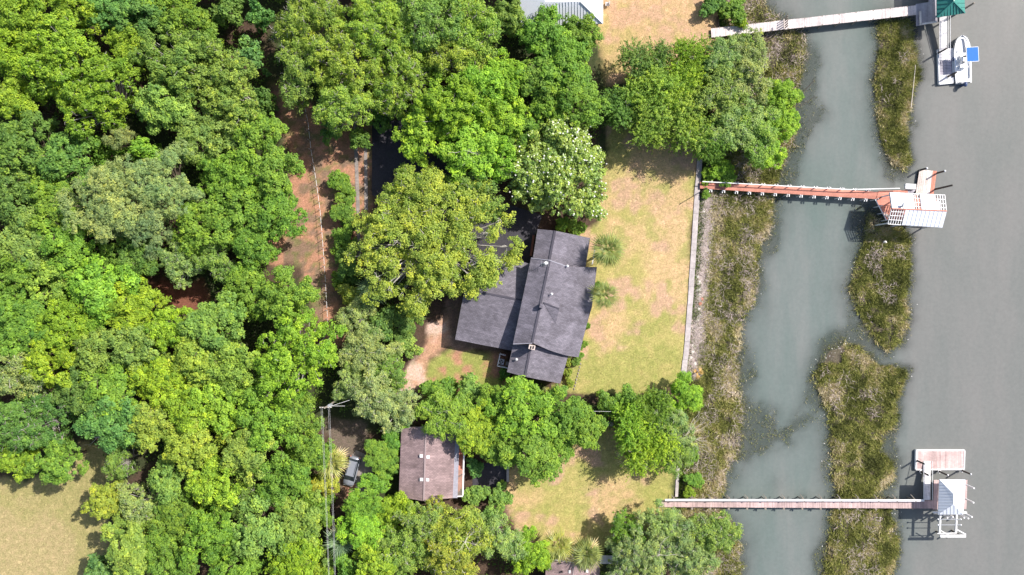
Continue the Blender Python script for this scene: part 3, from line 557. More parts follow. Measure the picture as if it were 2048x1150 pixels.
# px, py, radius px, kind, colour, height
TREES = [
 # upper left woods
 (55,25,62,'b','Y',12),(20,115,62,'b','Y',12),(150,15,55,'b','Y',12),(225,20,55,'b','T',11),(290,35,50,'b','T',11),(370,45,62,'b','G',11),(315,0,45,'b','G',11),(130,120,82,'b','Y',14),(205,190,88,'b','Y',14),(45,205,52,'b','Y',11),
 (365,130,85,'b','L',13),(445,165,85,'b','L',13),(340,215,60,'b','L',12),(255,90,45,'b','Y',12),(500,112,34,'b','T',8),(455,20,38,'b','D',8),(520,30,30,'b','T',7),(525,205,30,'b','D',8),
 (55,300,72,'b','D',12),(140,320,70,'b','D',12),(30,395,66,'b','D',12),(110,410,66,'b','G',12),(250,283,32,'p','P',11),(298,312,34,'b','B',10),(205,300,38,'b','G',9),
 (235,405,88,'p','P',15),(335,370,72,'p','P',14),(300,455,50,'p','P',13),
 (400,280,58,'b','L',11),(470,250,62,'b','L',11),(525,285,58,'b','G',11),(545,355,62,'b','G',11),(490,345,60,'b','G',11),(440,350,52,'b','G',10),(555,425,58,'b','G',10),(480,430,68,'b','G',11),(410,460,55,'b','G',11),(430,520,48,'o','L',10),
 (510,500,46,'b','G',10),(365,525,44,'o','P',10),(285,510,48,'b','D',10),(60,480,70,'b','L',12),(145,490,58,'b','G',12),(25,560,60,'b','G',12),(115,560,55,'b','O',11),(205,575,72,'b','B',12),(140,650,62,'b','Y',12),(50,650,72,'b','G',12),(275,615,58,'b','Y',11),
 (240,520,40,'b','G',9),
 # middle and lower left woods
 (40,745,68,'o','P',12),(115,720,62,'b','Y',12),(195,700,62,'b','L',12),(275,690,58,'b','L',12),(345,660,52,'b','Y',11),(430,655,68,'b','L',12),(500,590,56,'b','G',10),(575,590,58,'b','G',11),(395,725,62,'b','O',12),(470,730,62,'b','O',12),(320,760,60,'b','Y',12),(230,775,60,'b','G',12),(160,780,52,'b','D',12),
 (592,715,92,'b','B',13),(60,845,80,'o','D',12),(115,925,52,'b','G',10),(40,915,45,'b','Y',10),(235,835,66,'b','T',12),(310,850,62,'b','O',12),(385,820,58,'b','Y',12),(455,810,62,'b','B',12),(530,840,62,'b','G',12),(600,830,48,'b','G',10),(390,890,56,'b','O',12),
 (620,900,48,'b','G',10),(500,900,64,'b','L',12),(565,960,62,'b','G',11),(440,960,62,'b','Y',12),(345,960,54,'b','L',11),(240,925,36,'o','L',9),(218,1000,42,'b','A',9),(285,1010,46,'o','P',10),(355,1040,56,'b','G',11),(490,1000,46,'o','D',10),(270,1090,64,'b','L',11),(345,1110,58,'b','G',11),(425,1070,62,'b','G',12),(515,1060,72,'b','L',12),(600,1040,58,'b','L',10),(590,1120,60,'b','Y',11),(470,1140,56,'b','G',11),(205,1140,34,'b','T',8),(620,1000,36,'b','G',8),(648,1035,26,'b','G',5),(660,1115,30,'b','L',5),(640,1150,28,'b','Y',5),(655,1000,18,'r','G',2),
 # centre top
 (615,50,82,'o','O',12),(600,135,58,'o','L',11),(690,130,80,'o','O',12),(690,215,62,'o','O',12),(760,60,82,'o','O',12),(800,155,82,'o','O',12),(860,50,82,'o','L',12),(950,60,72,'o','O',12),(910,120,58,'o','O',12),(1010,40,42,'b','L',10),
 (905,215,78,'b','B',13),(855,275,58,'b','B',11),(965,175,62,'b','B',12),(945,300,70,'b','B',11),(1010,160,52,'b','B',11),(1005,240,56,'b','B',11),(1000,320,44,'b','B',10),(1040,265,40,'b','G',9),
 (1085,70,55,'b','G',10),(1120,130,66,'b','G',10),(1075,165,52,'b','G',10),(1150,195,62,'b','G',10),(1150,75,48,'b','G',9),(1100,215,46,'b','G',9),
 (1113,328,116,'m','M',9.5),(862,485,147,'ob','O',12.5),(820,380,56,'o','O',10),(945,390,60,'o','L',10),
 (680,365,29,'b','G',3),(685,420,31,'b','G',3),(690,475,29,'b','G',2.8),(692,530,28,'b','D',2.8),(700,392,15,'r','G',1.6),(702,448,17,'r','D',1.6),(676,505,15,'r','O',1.6),(700,505,16,'r','D',1.5),(677,560,18,'r','G',1.8),(700,560,16,'r','D',1.6),(705,590,27,'b','A',4),(665,258,30,'b','D',5),(717,278,26,'b','D',5),(765,235,30,'b','D',5),
 (715,635,44,'o','K',7),(765,650,36,'b','D',6),(810,640,40,'b','D',5),(735,700,55,'o','K',7),(765,740,52,'o','L',6),(810,690,32,'b','L',4),(700,725,30,'o','L',6),(745,790,56,'o','K',9),(800,820,50,'o','K',8),(700,760,34,'o','P',7),
 # right cluster
 (1290,120,52,'c','D',7.5),(1380,115,52,'c','Y',7.5),(1300,180,58,'c','O',8),(1360,175,55,'c','Y',8),(1245,215,46,'c','D',6.5),(1300,245,55,'c','O',7.5),(1375,245,60,'c','O',8),(1440,120,46,'o','P',8),(1485,100,46,'o','P',7.5),(1500,160,58,'o','P',8),(1440,190,62,'o','L',8),(1470,250,58,'o','P',8),(1420,285,42,'c','G',7),(1515,255,56,'o','L',7.5),(1560,195,40,'b','B',7),(1562,250,40,'b','B',6.5),(1530,302,38,'b','B',6),(1485,83,22,'b','B',6),(1395,140,34,'b','G',6.5),
 (1440,335,30,'r','B',2.2),(1455,352,22,'r','G',1.6),(1418,350,20,'r','Y',1.2),(1412,388,11,'r','G',.9),(1385,905,18,'r','G',1.2),(1390,960,20,'r','G',1.2),(1378,985,14,'r','Y',1.0),(1382,920,12,'r','B',.9),
 (1470,20,32,'r','G',2.5),(1425,8,26,'r','D',2.2),(1485,45,14,'r','Y',1.6),
 # row below the house
 (895,830,58,'o','O',8),(880,780,36,'b','G',4),(945,785,36,'b','L',5),(985,810,44,'b','G',7),(1050,820,66,'b','B',9),(1130,830,60,'b','G',8),(1165,855,48,'b','G',8),(960,860,52,'b','Y',8),(1065,905,62,'b','G',8.5),(1010,880,52,'b','G',8),(1115,885,46,'b','G',7),
 (1255,800,32,'b','G',4),(1260,850,50,'c','Y',7.5),(1300,895,62,'c','Y',8),(1315,820,48,'c','G',7),(1372,790,38,'b','B',6),(1345,850,50,'o','P',7),(1345,905,45,'o','L',6),(1310,800,24,'b','D',4),(1215,808,28,'b','G',4),
 # around the brown house
 (768,912,42,'b','G',3.6),(790,875,30,'b','G',3.5),(752,962,34,'b','G',3),(650,965,30,'b','A',4),(730,1010,44,'b','G',7),(728,1060,48,'b','B',8),(790,1025,46,'b','Y',7),(850,1045,56,'o','L',9),(925,1060,66,'o','A',10),(995,1075,52,'o','P',9),(900,1115,60,'o','A',10),(810,1100,56,'o','L',9),(750,1125,52,'b','Y',9),(700,1135,36,'b','G',7),(870,1020,30,'o','A',7),
 (950,990,27,'r','L',2.6),(1003,992,28,'r','L',2.6),(950,935,20,'r','T',2.2),(985,1030,26,'b','L',5),
 (1065,1105,46,'b','Y',7),(1100,1130,26,'b','G',4),(1280,1110,76,'o','K',8),(1375,1095,76,'o','K',8),(1425,1065,50,'o','L',7.5),(1255,1060,42,'o','G',6.5),(1330,1050,44,'o','P',7),
 # garden shrubs round the house
 (1150,457,22,'r','G',1.6),(1125,450,18,'r','G',1.5),(1172,650,11,'r','G',1.2),(1163,690,12,'r','G',1.2),(1158,710,10,'r','G',1.0),(1196,570,9,'r','G',1.0),(1135,725,10,'r','A',1.2),(1153,722,11,'r','L',1.2),(1134,746,12,'r','A',1.2),(1140,766,10,'r','O',1.0),(1008,748,14,'r','D',1.6),(1030,765,10,'r','D',1.2),(940,560,28,'b','D',4),(905,770,16,'r','G',1.5),
]
# trees just beyond the frame, so that the wood goes on
OUT = []
rr = random.Random(3)
for px in range(-190, 1060, 112): OUT.append((px + rr.uniform(-25, 25), -95 + rr.uniform(-25, 25), rr.uniform(55, 85), rr.choice('bbo'), rr.choice('YGLO'), rr.uniform(10, 13)))
for py in range(20, 900, 105): OUT.append((-100 + rr.uniform(-20, 20), py, rr.uniform(58, 85), 'b', rr.choice('YGLD'), rr.uniform(11, 13)))
for px in range(240, 1060, 115): OUT.append((px, 1235 + rr.uniform(-20, 20), rr.uniform(55, 80), rr.choice('bo'), rr.choice('YGL'), rr.uniform(9, 12)))
LMK = [('the upper left corner', 0, 0), ('the top edge', 250, 0), ('the pale pine', 240, 400), ('the left photo edge', 0, 420), ('the reddish forest gap', 350, 590), ('the biggest lime-green tree', 592, 715), ('the mown field corner', 160, 930), ('the utility pole', 648, 815), ('the parked grey car', 705, 940),
 ('the wire fence top', 612, 220), ('the dirt clearing', 610, 440), ('the wire fence foot', 655, 660), ('the asphalt drive', 770, 300), ('the huge live oak', 880, 490), ('the magnolia', 1115, 325), ('the white metal roof', 1150, 30), ('the shingle house', 1080, 610), ('the garage wing', 960, 640), ('the pale sandy drive', 840, 720),
 ('the brown-roofed house', 860, 930), ('the top boardwalk', 1430, 65), ('the salmon boardwalk', 1410, 370), ('the seawall foot', 1368, 750), ('the lower boardwalk', 1330, 1006), ('the lower lawn', 1170, 980), ('the small bottom house', 1140, 1130), ('the dead white branches', 1405, 865), ('the bottom edge', 420, 1150), ('the mid-left woods', 330, 760), ('the field edge', 250, 1010), ('the wood edge', 480, 300), ('the overhead wires', 655, 1050), ('the upper tan lawn', 1300, 60), ('the shoreline lime tree', 1560, 250), ('the top oak grove', 760, 100)]
KN = {'b': ('broadleaf_tree', 'broadleaf tree', 'tree', 'broadleaf trees of the woods'), 'o': ('live_oak', 'pale-limbed live oak', 'oak', 'live oaks'), 'p': ('pine_tree', 'fine-needled pine', 'pine', 'pines'), 'c': ('cedar_tree', 'feathery cedar', 'cedar', 'cedars by the creek'), 'm': ('magnolia_tree', 'magnolia dotted with white blossoms', 'magnolia', None), 'r': ('shrub', 'rounded shrub', 'shrub', 'shrubs in the gardens'), 'ob': ('live_oak', 'huge live oak overhanging the dark roof', 'oak', 'live oaks')}
used_labels = set()
def where(px, py, k=0):
    L = sorted(LMK, key=lambda l: math.hypot(px - l[1], py - l[2]))[k]; dx = px - L[1]; dy = py - L[2]
    if math.hypot(dx, dy) < 14: return 'at ' + L[0]
    v = 'above' if dy < 0 else 'below'; h = 'left of' if dx < 0 else 'right of'
    if abs(dx) > 2.2 * abs(dy): return h + ' ' + L[0]
    if abs(dy) > 2.2 * abs(dx): return v + ' ' + L[0]
    return v + ' and ' + h + ' ' + L[0]
def tree_label(px, py, rp, kind, col, h):
    n0 = KN[kind][1]; cw = '' if kind == 'm' else COLS[col][1] + ' '
    size = ('broad ' if rp > 66 else 'small ' if rp < 36 else '') if kind not in ('r', 'ob') else ('low ' if kind == 'r' and rp < 13 else '')
    for sz in ('', size):
        for k in (0, 1, 2, 3, 4, 5):
            w1 = where(px, py, 0); l = f'{sz}{cw}{n0} {w1}'
            if k: l += ', near ' + sorted(LMK, key=lambda q: math.hypot(px - q[1], py - q[2]))[k][0]
            if l not in used_labels and len(l.split()) <= 16: used_labels.add(l); return l
    l = f'outlying {cw}{n0} {where(px, py, 0)}'; used_labels.add(l); return l
cnt = {}
def plant(px, py, rp, kind, col, h, label=None):
    R = rp * MPP * (1 - .7 * h / CAMH)
    key = kind
    if kind == 'b': key = 'bs' if R < 2.9 else 'bm' if R < 5.4 else 'bl'
    if kind == 'o': key = 'om' if R < 5.6 else 'ol'
    vs = LIB[key]; i = cnt.get(key, random.randrange(9)); cnt[key] = i + 1
    cm, tm, R0, H0, fm = vs[i % len(vs)]; nm, words, cat, grp = KN[kind]
    x, y, _ = P(px, py, h * .68); rz = random.uniform(0, 6.28) if kind not in ('ob',) else 0.4
    e = empty(nm, (x, y, 0), rz, label or tree_label(px, py, rp, kind, col, h), cat, grp)
    s = R / R0 * 1.05; sz = h / H0; j = [random.uniform(.9, 1.1) for _ in range(3)]; c0 = (.262, .345, .070) if kind == 'ob' else (.265, .33, .145) if kind == 'p' else COLS[col][0]; br = random.uniform(.9, 1.12)
    o = link('crown', cm, e, sc=(s * random.uniform(.92, 1.12), s * random.uniform(.92, 1.12), sz)); o.color = (c0[0] * j[0] * br, c0[1] * br, c0[2] * j[2] * br, 1)
    link('trunk', tm, e, sc=(s, s, sz))
    if fm: link('blossoms', fm, e, sc=(s, s, sz))
for t in TREES: plant(*t)
for t in OUT: plant(*t)

# undergrowth filling the floor of the woods
def under(px, py):
    r = (px < 690) | ((py < 330) & (px < 1200)) | ((py > 770) & (py < 870) & (px > 640) & (px < 1340)) | ((py > 1010) & (px < 1080)) | ((px > 660) & (px < 830) & (py > 560) & (py < 830)) | ((px > 720) & (px < 800) & (py > 870)) | ((px > 1225) & (px < 1400) & (py > 120) & (py < 270)) | ((px > 1200) & (px < 1400) & (py > 1060))
    ex = np.minimum(np.minimum(sdist(px, py, CLEAR), sdist(px, py, FIELD)), sdist(px, py, PIT)); ex = np.minimum(ex, sdist(px, py, LAWN3)); ex = np.minimum(ex, sdist(px, py, [(640, 820), (750, 830), (750, 1010), (660, 1010)])); ex = np.minimum(ex, sdist(px, py, [(745, 230), (900, 250), (900, 400), (745, 400)]))
    ex = np.minimum(ex, sdist(px, py, [(798, 850), (960, 850), (1020, 900), (1020, 1010), (798, 1010)])); ex = np.minimum(ex, sdist(px, py, SAND)); ex = np.minimum(ex, sdist(px, py, LAWN1)); ex = np.minimum(ex, sdist(px, py, LAWN2) + 10)
    return r * sstep(4, 18, ex)
n_ = 7000; px = RNG.uniform(-160, 1400, n_); py = RNG.uniform(-100, 1220, n_); k = (RNG.uniform(0, 1, n_) < under(px, py) * sstep(.35, .5, fbm(px * MPP, py * MPP, .2, 3, 15))); px = px[k]; py = py[k]
zz = RNG.uniform(.15, 1.9, len(px)); sp = wpos(px, py, zz); lv = np.repeat(np.arange(len(sp)), 16); off = RNG.normal(0, .42, (len(lv), 3)) * np.array([1, 1, .5])
V, F = quads(sp[lv] + off, np.array([0, 0, 1.]) + RNG.normal(0, .5, (len(lv), 3)), .36, .22, RNG)
o = link('undergrowth', mesh_np('undergrowth', V, F, M['leaf'], tint=np.clip(RNG.normal(.4, .15, len(sp))[lv], 0, 1))); o.color = (.13, .21, .035, 1)
tag(o, 'low leafy undergrowth covering the floor of the woods', 'undergrowth', kind='stuff')

# ------------------------------------------------------------------ palms
def frond_mesh(seed, L=1.75, n=9):
    rr = random.Random(seed); V = []; F = []
    V += [(-.03, 0, 0), (.03, 0, 0), (.025, .62, .12), (-.025, .62, .12)]; F.append((0, 1, 2, 3))
    for i in range(n):
        a = (i / (n - 1) - .5) * 1.5; l = L * (1 - .35 * abs(a)) * rr.uniform(.9, 1.1); dx, dy = math.sin(a), math.cos(a); b = len(V); w_ = .07
        zc = .12 + rr.uniform(-.03, .03)
        p1 = (dx * l * .55, .62 + dy * l * .55); p2 = (dx * l, .62 + dy * l)
        V += [(0, .62, .12), (p1[0] + dy * w_, p1[1] - dx * w_, zc - .02), (p1[0], p1[1], zc + .06), (p1[0] - dy * w_, p1[1] + dx * w_, zc - .02), (p2[0], p2[1], zc - .28 - rr.uniform(0, .15))]
        F += [(b, b + 1, b + 2), (b, b + 2, b + 3), (b + 1, b + 4, b + 2), (b + 2, b + 4, b + 3)]
    me = D.meshes.new('frond'); me.from_pydata(V, [], F); me.materials.append(M['frond']); me.update()
    a = me.attributes.new('tint', 'FLOAT', 'FACE'); a.data.foreach_set('value', np.array([rr.uniform(.3, .8) for _ in F], dtype=np.float32)); return me
FR = [frond_mesh(s) for s in range(5)]
pt = MB()
for k in range(8): pt.tube((0, 0, k / 8), (0, 0, (k + 1) / 8 + .01), .2 - .01 * (k % 2), .17, 8)
PT = pt.mesh('trunk', M['bark'])
def palm(px, py, rp, h, col, label, nf=26, dead=0):
    nf = int(nf * .72)
    x, y, _ = P(px, py, h); e = empty('palm_tree', (x, y, 0), 0, label, 'palm', 'cabbage palms')
    link('trunk', PT, e, sc=(1, 1, h)); s = rp * MPP / 1.85
    for i in range(nf):
        a = i * 2.39996 + random.uniform(-.2, .2); q = i / nf; tilt = math.radians(78 - 104 * q) + random.uniform(-.12, .12)
        o = link('frond', FR[i % 5], e, loc=(0, 0, h), rot=(0, 0, 0), sc=(s, s, s) if q > .2 else (s * .7,) * 3); o.rotation_euler = (Matrix.Rotation(a, 3, 'Z') @ Matrix.Rotation(tilt, 3, 'X') @ Matrix.Rotation(random.uniform(-.5, .5), 3, 'Y')).to_euler()
        c = col if i < nf - dead else (.62, .5, .36); v = random.uniform(.85, 1.15); o.color = (c[0] * v, c[1] * v, c[2] * v, 1)
GP = (.27, .31, .12); GS = (.17, .25, .15); YP = (.40, .40, .13)
palm(1215, 500, 33, 5.6, GP, 'green palm beside the upper right corner of the dark shingle house')
palm(1208, 590, 28, 5.2, GP, 'compact green palm against the right eave of the dark shingle house', 20)
palm(748, 578, 29, 5.0, GS, 'blue-green palm tucked under the left side of the huge live oak')
palm(664, 922, 31, 4.5, YP, 'yellowed palm touching the left side of the parked grey car', 30, 4)
palm(682, 1080, 30, 4.5, GS, 'pale green palm beside the overhead wires near the bottom edge', 26, 3)
palm(1266, 914, 29, 4.0, (.26, .27, .12), 'palm with old brown fronds on the edge of the lower lawn', 28, 6)
palm(1117, 1088, 30, 4.5, YP, 'left of the two yellow-green palms above the small bottom house', 26, 2)
palm(1172, 1106, 31, 5.0, (.24, .27, .10), 'right of the two palms, its fronds over the small bottom house', 28, 2)
palm(1100, 782, 17, 1.0, YP, 'young low palm at the bottom corner of the dark shingle house', 12)
palm(1395, 745, 12, -.4 + .9, (.6, .38, .18), 'small dried orange palm by the foot of the seawall', 9)

# ------------------------------------------------------------------ dead branches
def dead(name, px, py, n_, L, z, label, seed, spread=(0, 6.28)):
    rr = random.Random(seed); x, y, _ = P(px, py, z); e = empty(name, (x, y, -.9), 0, label, 'dead tree'); mb = MB(); mb.tube((x, y, -1), (x, y, z), .12, .09, 6); mb.build('trunk', M['deadwood'], e)
    for i in range(n_):
        b = MB(); a = rr.uniform(*spread); p = Vector((x, y, z - rr.uniform(0, .6))); r = .04; d = Vector((math.cos(a), math.sin(a), rr.uniform(-.15, .25)))
        for s_ in range(5):
            q = p + d * L * rr.uniform(.15, .28); b.tube(p, q, r, r * .7, 4)
            if s_ > 0:
                t_ = (d + Vector((rr.uniform(-1, 1), rr.uniform(-1, 1), rr.uniform(-.2, .3)))).normalized(); b.tube(q, q + t_ * L * .2, r * .6, .015, 3)
            p = q; r *= .72; d = (d + Vector((rr.uniform(-.4, .4), rr.uniform(-.4, .4), rr.uniform(-.2, .1)))).normalized()
        b.build('branch', M['deadwood'], e)
dead('dead_tree', 1372, 870, 16, 4.0, 2.5, 'bare bleached white branches reaching over the marsh bank', 4, (-1.3, 1.0))
dead('dead_tree', 1318, 1110, 10, 4.2, 7.0, 'bleached bare limbs rising through the silvery oak near the bottom', 9)
dead('dead_tree', 930, 1085, 8, 2.4, 9.4, 'pale dead limbs sticking out of the yellowing oak', 12)
dead('dead_tree', 925, 300, 9, 2.0, 10.6, 'pale bare twigs poking from the lime-green tree above the huge oak', 15, (3, 6.3))
dead('dead_tree', 190, 875, 9, 2.6, 6.0, 'bleached bare branches at the top corner of the mown field', 18)
dead('dead_tree', 810, 530, 7, 3.0, 2.0, 'grey brush pile under the left edge of the huge live oak', 21)

# ------------------------------------------------------------------ flat works
def sheet(name, pts, mat, z=0.03, th=0.06, kind='structure', label=None, cat=None):
    o = MB().prism([P(x, y, z) for x, y in pts], th).build(name, mat); return tag(o, label, cat, kind=kind)
sheet('asphalt_drive', [(744, 245), (800, 240), (900, 300), (960, 380), (1003, 405), (1085, 430), (1070, 470), (1058, 560), (900, 560), (800, 420), (744, 390)], M['asphalt'], .05, .1)
sheet('concrete_track', [(706, 240), (713, 240), (719, 400), (722, 530), (715, 530), (712, 400)], M['concretedirty'], .05, .1)
sheet('concrete_track', [(728, 285), (734, 285), (736, 420), (729, 420)], M['concretedirty'], .045, .1)
sheet('asphalt_parking', [(700, 915), (712, 900), (745, 915), (748, 985), (735, 1000), (712, 975)], M['concretedirty'], .05, .1)
sheet('patio', [(945, 935), (1008, 915), (1015, 968), (945, 985)], M['asphalt'], .05, .1)
o = MB(); o.box(*P(1013, 962)[:2], 0, *P(1018, 915)[:2], .45)
tag(o.build('garden_wall', M['concrete']), 'short pale concrete wall at the edge of the dark patio', 'wall')
# seawalls
def seawall(pts, wpx, label, zt=.12, seg=9):
    e = empty('seawall', (*P(*pts[0])[:2], -1), 0, label, 'seawall')
    L = [0]
    for a, b in zip(pts, pts[1:]): L.append(L[-1] + math.hypot(b[0] - a[0], b[1] - a[1]))
    def at(t):
        for i in range(len(pts) - 1):
            if t <= L[i + 1] + 1e-6: f = (t - L[i]) / (L[i + 1] - L[i]); return (pts[i][0] + (pts[i + 1][0] - pts[i][0]) * f, pts[i][1] + (pts[i + 1][1] - pts[i][1]) * f)
    n_ = max(1, round(L[-1] / 36)); rr = random.Random(len(label))
    for i in range(n_):
        a = at(L[-1] * i / n_); b = at(L[-1] * (i + 1) / n_ - .35); j = rr.uniform(-.6, .6); w2 = wpx / 2
        MB().prism([P(a[0] - w2 + j, a[1], zt), P(b[0] - w2 + j, b[1], zt + rr.uniform(-.02, .02)), P(b[0] + w2 + j, b[1], zt), P(a[0] + w2 + j, a[1], zt)], 1.4).build('slab', M['concrete'], e)
seawall([(1400, 318), (1399, 345), (1393, 400), (1386, 520), (1375, 680), (1367, 756)], 10.5, 'long pale concrete seawall between the lawn and the marsh')
seawall([(1357, 915), (1353, 994)], 6, 'short narrow seawall above the lower boardwalk')
seawall([(1349, 1028), (1347, 1062)], 6, 'short narrow seawall stub below the lower boardwalk')
# stones
for i, (px, py, r, mt) in enumerate([(1393, 553, 6, 'stone'), (1397, 565, 7, 'stone'), (1396, 580, 7, 'stone'), (1398, 590, 5, 'stone'), (1403, 598, 5, 'stonered'), (1400, 608, 5, 'stonered'), (1396, 618, 5, 'stone'), (1399, 630, 4, 'stone'), (1394, 640, 5, 'stone'), (1383, 690, 6, 'stone'), (1385, 703, 5, 'stone'), (1381, 716, 5, 'stone'), (1389, 728, 5, 'stone'), (1407, 424, 3.5, 'stone'), (1700 + 70, 484, 4, 'stone')]):
    x, y, _ = P(px, py, -.6); r *= MPP
    words = ['pale square-edged', 'large white', 'flat white', 'small white', 'orange-red', 'dull red', 'cream', 'tiny pale', 'wedge shaped pale', 'upper', 'second', 'third', 'lowest', 'lone white', 'pale']
    places = ['riprap rock at the top of the white rocks by the seawall', 'riprap rock beside the seawall', 'riprap rock just above the red rocks', 'riprap rock touching the red rocks', 'rock among the white riprap by the seawall', 'rock just below the orange-red one', 'rock directly below the red rocks', 'rock in the riprap below the red rocks', 'rock ending the middle riprap run', 'white rock of the lower riprap near the seawall foot', 'white rock of the lower riprap near the seawall foot', 'white rock of the lower riprap near the seawall foot', 'white rock of the lower riprap near the seawall foot', 'rock in the reed wrack near the salmon boardwalk', 'rock lying in the grass of the middle island']
    tag(MB().blob((x, y, -.62), (r, r * random.uniform(.7, 1.1), .3), i, 7, 4, .25).build('riprap_rock', M[mt]), words[i] + ' ' + places[i], 'rock', 'riprap rocks')

# ------------------------------------------------------------------ buildings
def gwall(mb, A, B, inset=.93, drop=.25, z0=-.1):
    """A, B: three roof points (left eave, ridge, right eave) at both gable ends"""
    c = Vector((0, 0, 0))
    for p in A + B: c += Vector(p)
    c /= 6
    def q(p, dz): return (c.x + (p[0] - c.x) * inset, c.y + (p[1] - c.y) * inset, p[2] - dz)
    a = [q(p, drop) for p in A]; b = [q(p, drop) for p in B]
    vs = a + b + [(a[0][0], a[0][1], z0), (a[2][0], a[2][1], z0), (b[0][0], b[0][1], z0), (b[2][0], b[2][1], z0)]
    mb.add(vs, [(0, 1, 2, 7, 6), (5, 4, 3, 8, 9), (0, 6, 8, 3), (2, 5, 9, 7), (0, 3, 4, 1), (1, 4, 5, 2), (6, 7, 9, 8)])
    return mb
def roof(e, pts, mat, th=.22, name='roof'): return MB().prism(pts, th).build(name, mat, e)
def window(e, c, along, w_, h_, nrm, frame='white'):
    """c centre, along unit vec, nrm outward unit vec"""
    c = Vector(c); a = Vector(along).normalized(); nn = Vector(nrm).normalized(); up = Vector((0, 0, 1))
    def bx(mb, u0, u1, v0, v1, d0, d1):
        vs = [c + a * u + up * v + nn * d for d in (d0, d1) for v in (v0, v1) for u in (u0, u1)]
        mb.add(vs, [(0, 2, 3, 1), (4, 5, 7, 6), (0, 1, 5, 4), (2, 6, 7, 3), (0, 4, 6, 2), (1, 3, 7, 5)])
    m_ = MB(); bx(m_, -w_ / 2, w_ / 2, -h_ / 2, h_ / 2, -.05, .02); wd = m_.build('window', M['glass'], e)
    f = MB()
    for u0, u1, v0, v1 in ((-w_ / 2 - .07, -w_ / 2, -h_ / 2 - .07, h_ / 2 + .07), (w_ / 2, w_ / 2 + .07, -h_ / 2 - .07, h_ / 2 + .07), (-w_ / 2, w_ / 2, h_ / 2, h_ / 2 + .07), (-w_ / 2, w_ / 2, -h_ / 2 - .07, -h_ / 2), (-.025, .025, -h_ / 2, h_ / 2)): bx(f, u0, u1, v0, v1, -.04, .06)
    me_parent = wd
    f.build('frame', M[frame], me_parent)
    return wd
HR = -math.atan2(71, 295)
x0, y0, _ = P(1080, 610)
H = empty('shingle_house', (x0, y0, 0), HR, 'long dark grey shingled house with brick chimney beside the lawn', 'house')
def hp(l): return [P(*p) for p in l]
sh = M['shingle']
# main block
roof(H, hp([(1062, 516, 5.9), (1099, 521, 6.8), (1064.6, 686, 6.8), (1026, 688, 5.9)]), sh)
z_b = 5.5
roof(H, hp([(1099.3, 521, 6.8), (1135, 534, z_b), (1100, 701, z_b), (1064.9, 686, 6.8)]), sh)
roof(H, hp([(1135.1, 534, z_b), (1194, 534, 3.6), (1184, 613, 3.6), (1172, 655, 3.6), (1157, 714.5, 3.6), (1132, 711, 4.4), (1100.1, 701.1, z_b)]), sh)
# cricket (little cross gable over the right slope)
roof(H, hp([(1087, 605, 6.72), (1126.6, 574, z_b + .03), (1118.5, 617.5, z_b + .7)]), sh, .3)
roof(H, hp([(1087, 605.4, 6.72), (1118.3, 618, z_b + .7), (1111, 648, z_b + .03)]), sh, .3)
MB().beam(P(1087, 605, 6.78), P(1118.5, 617.7, z_b + .76), .2, .08).build('ridge_cap', M['ridgecap'], H)
# north block
roof(H, hp([(1075, 458, 4.4), (1110, 461.5, 5.3), (1099, 519, 5.3), (1066, 515, 4.4)]), sh)
roof(H, hp([(1110.3, 461.5, 5.3), (1180.5, 476, 3.5), (1169, 548, 3.45), (1098, 530, 5.25)]), sh)
# south block
roof(H, hp([(1026, 690, 4.4), (1061.5, 690, 5.3), (1050, 753.5, 5.3), (1014, 744, 4.4)]), sh)
roof(H, hp([(1061.8, 690, 5.3), (1137, 709, 3.5), (1120.6, 767, 3.5), (1050.3, 753.5, 5.3)]), sh)
for a, b in (((1099.2, 521, 6.86), (1064.8, 686, 6.86)), ((1110.2, 461.5, 5.36), (1099.2, 519, 5.36)), ((1061.7, 692, 5.36), (1050.2, 753.5, 5.36))):
    MB().beam(P(*a), P(*b), .34, .1).build('ridge_cap', M['ridgecap'], H)
MB().beam(P(1062, 516, 6.0), P(1099, 520.2, 6.9), .14, .1).build('flashing', M['flashing'], H)
MB().beam(P(1099, 520.2, 6.9), P(1134, 533, z_b + .08), .14, .1).build('flashing', M['flashing'], H)
MB().beam(P(1026, 688, 6.0), P(1064.5, 686.5, 6.9), .14, .1).build('flashing', M['flashing'], H)
# garage wing (cross gable)
roof(H, hp([(910, 679, 3.0), (1027, 702, 3.0), (1046, 601, 4.4), (929, 578, 4.4)]), sh)
roof(H, hp([(929, 577.7, 4.4), (1046, 600.7, 4.4), (1062, 527, 3.0), (944, 504, 3.0)]), sh)
MB().beam(P(929, 577.8, 4.46), P(1046, 600.8, 4.46), .3, .1).build('ridge_cap', M['ridgecap'], H)
w1 = MB(); gwall(w1, hp([(1062, 516, 5.9), (1099, 521, 6.8), (1135, 534, z_b)]), hp([(1026, 688, 5.9), (1064.6, 686, 6.8), (1100, 701, z_b)])); w1.build('wall', M['siding'], H)
w1 = MB(); gwall(w1, hp([(1075, 458, 4.4), (1110, 461.5, 5.3), (1180, 476, 3.6)]), hp([(1066, 515, 4.4), (1099, 519, 5.3), (1171, 532, 3.6)]), .94); w1.build('wall', M['brick'], H)
w1 = MB(); gwall(w1, hp([(1026, 690, 4.4), (1061.5, 690, 5.3), (1137, 709, 3.5)]), hp([(1014, 744, 4.4), (1050, 753.5, 5.3), (1120.6, 767, 3.5)]), .94); w1.build('wall', M['brick'], H)
w1 = MB(); w1.prism([P(px, py, 3.3) for px, py in ((1133, 540), (1186, 540), (1178, 610), (1165, 655), (1151, 706), (1105, 698))], 3.4); w1.build('wall', M['brick'], H)
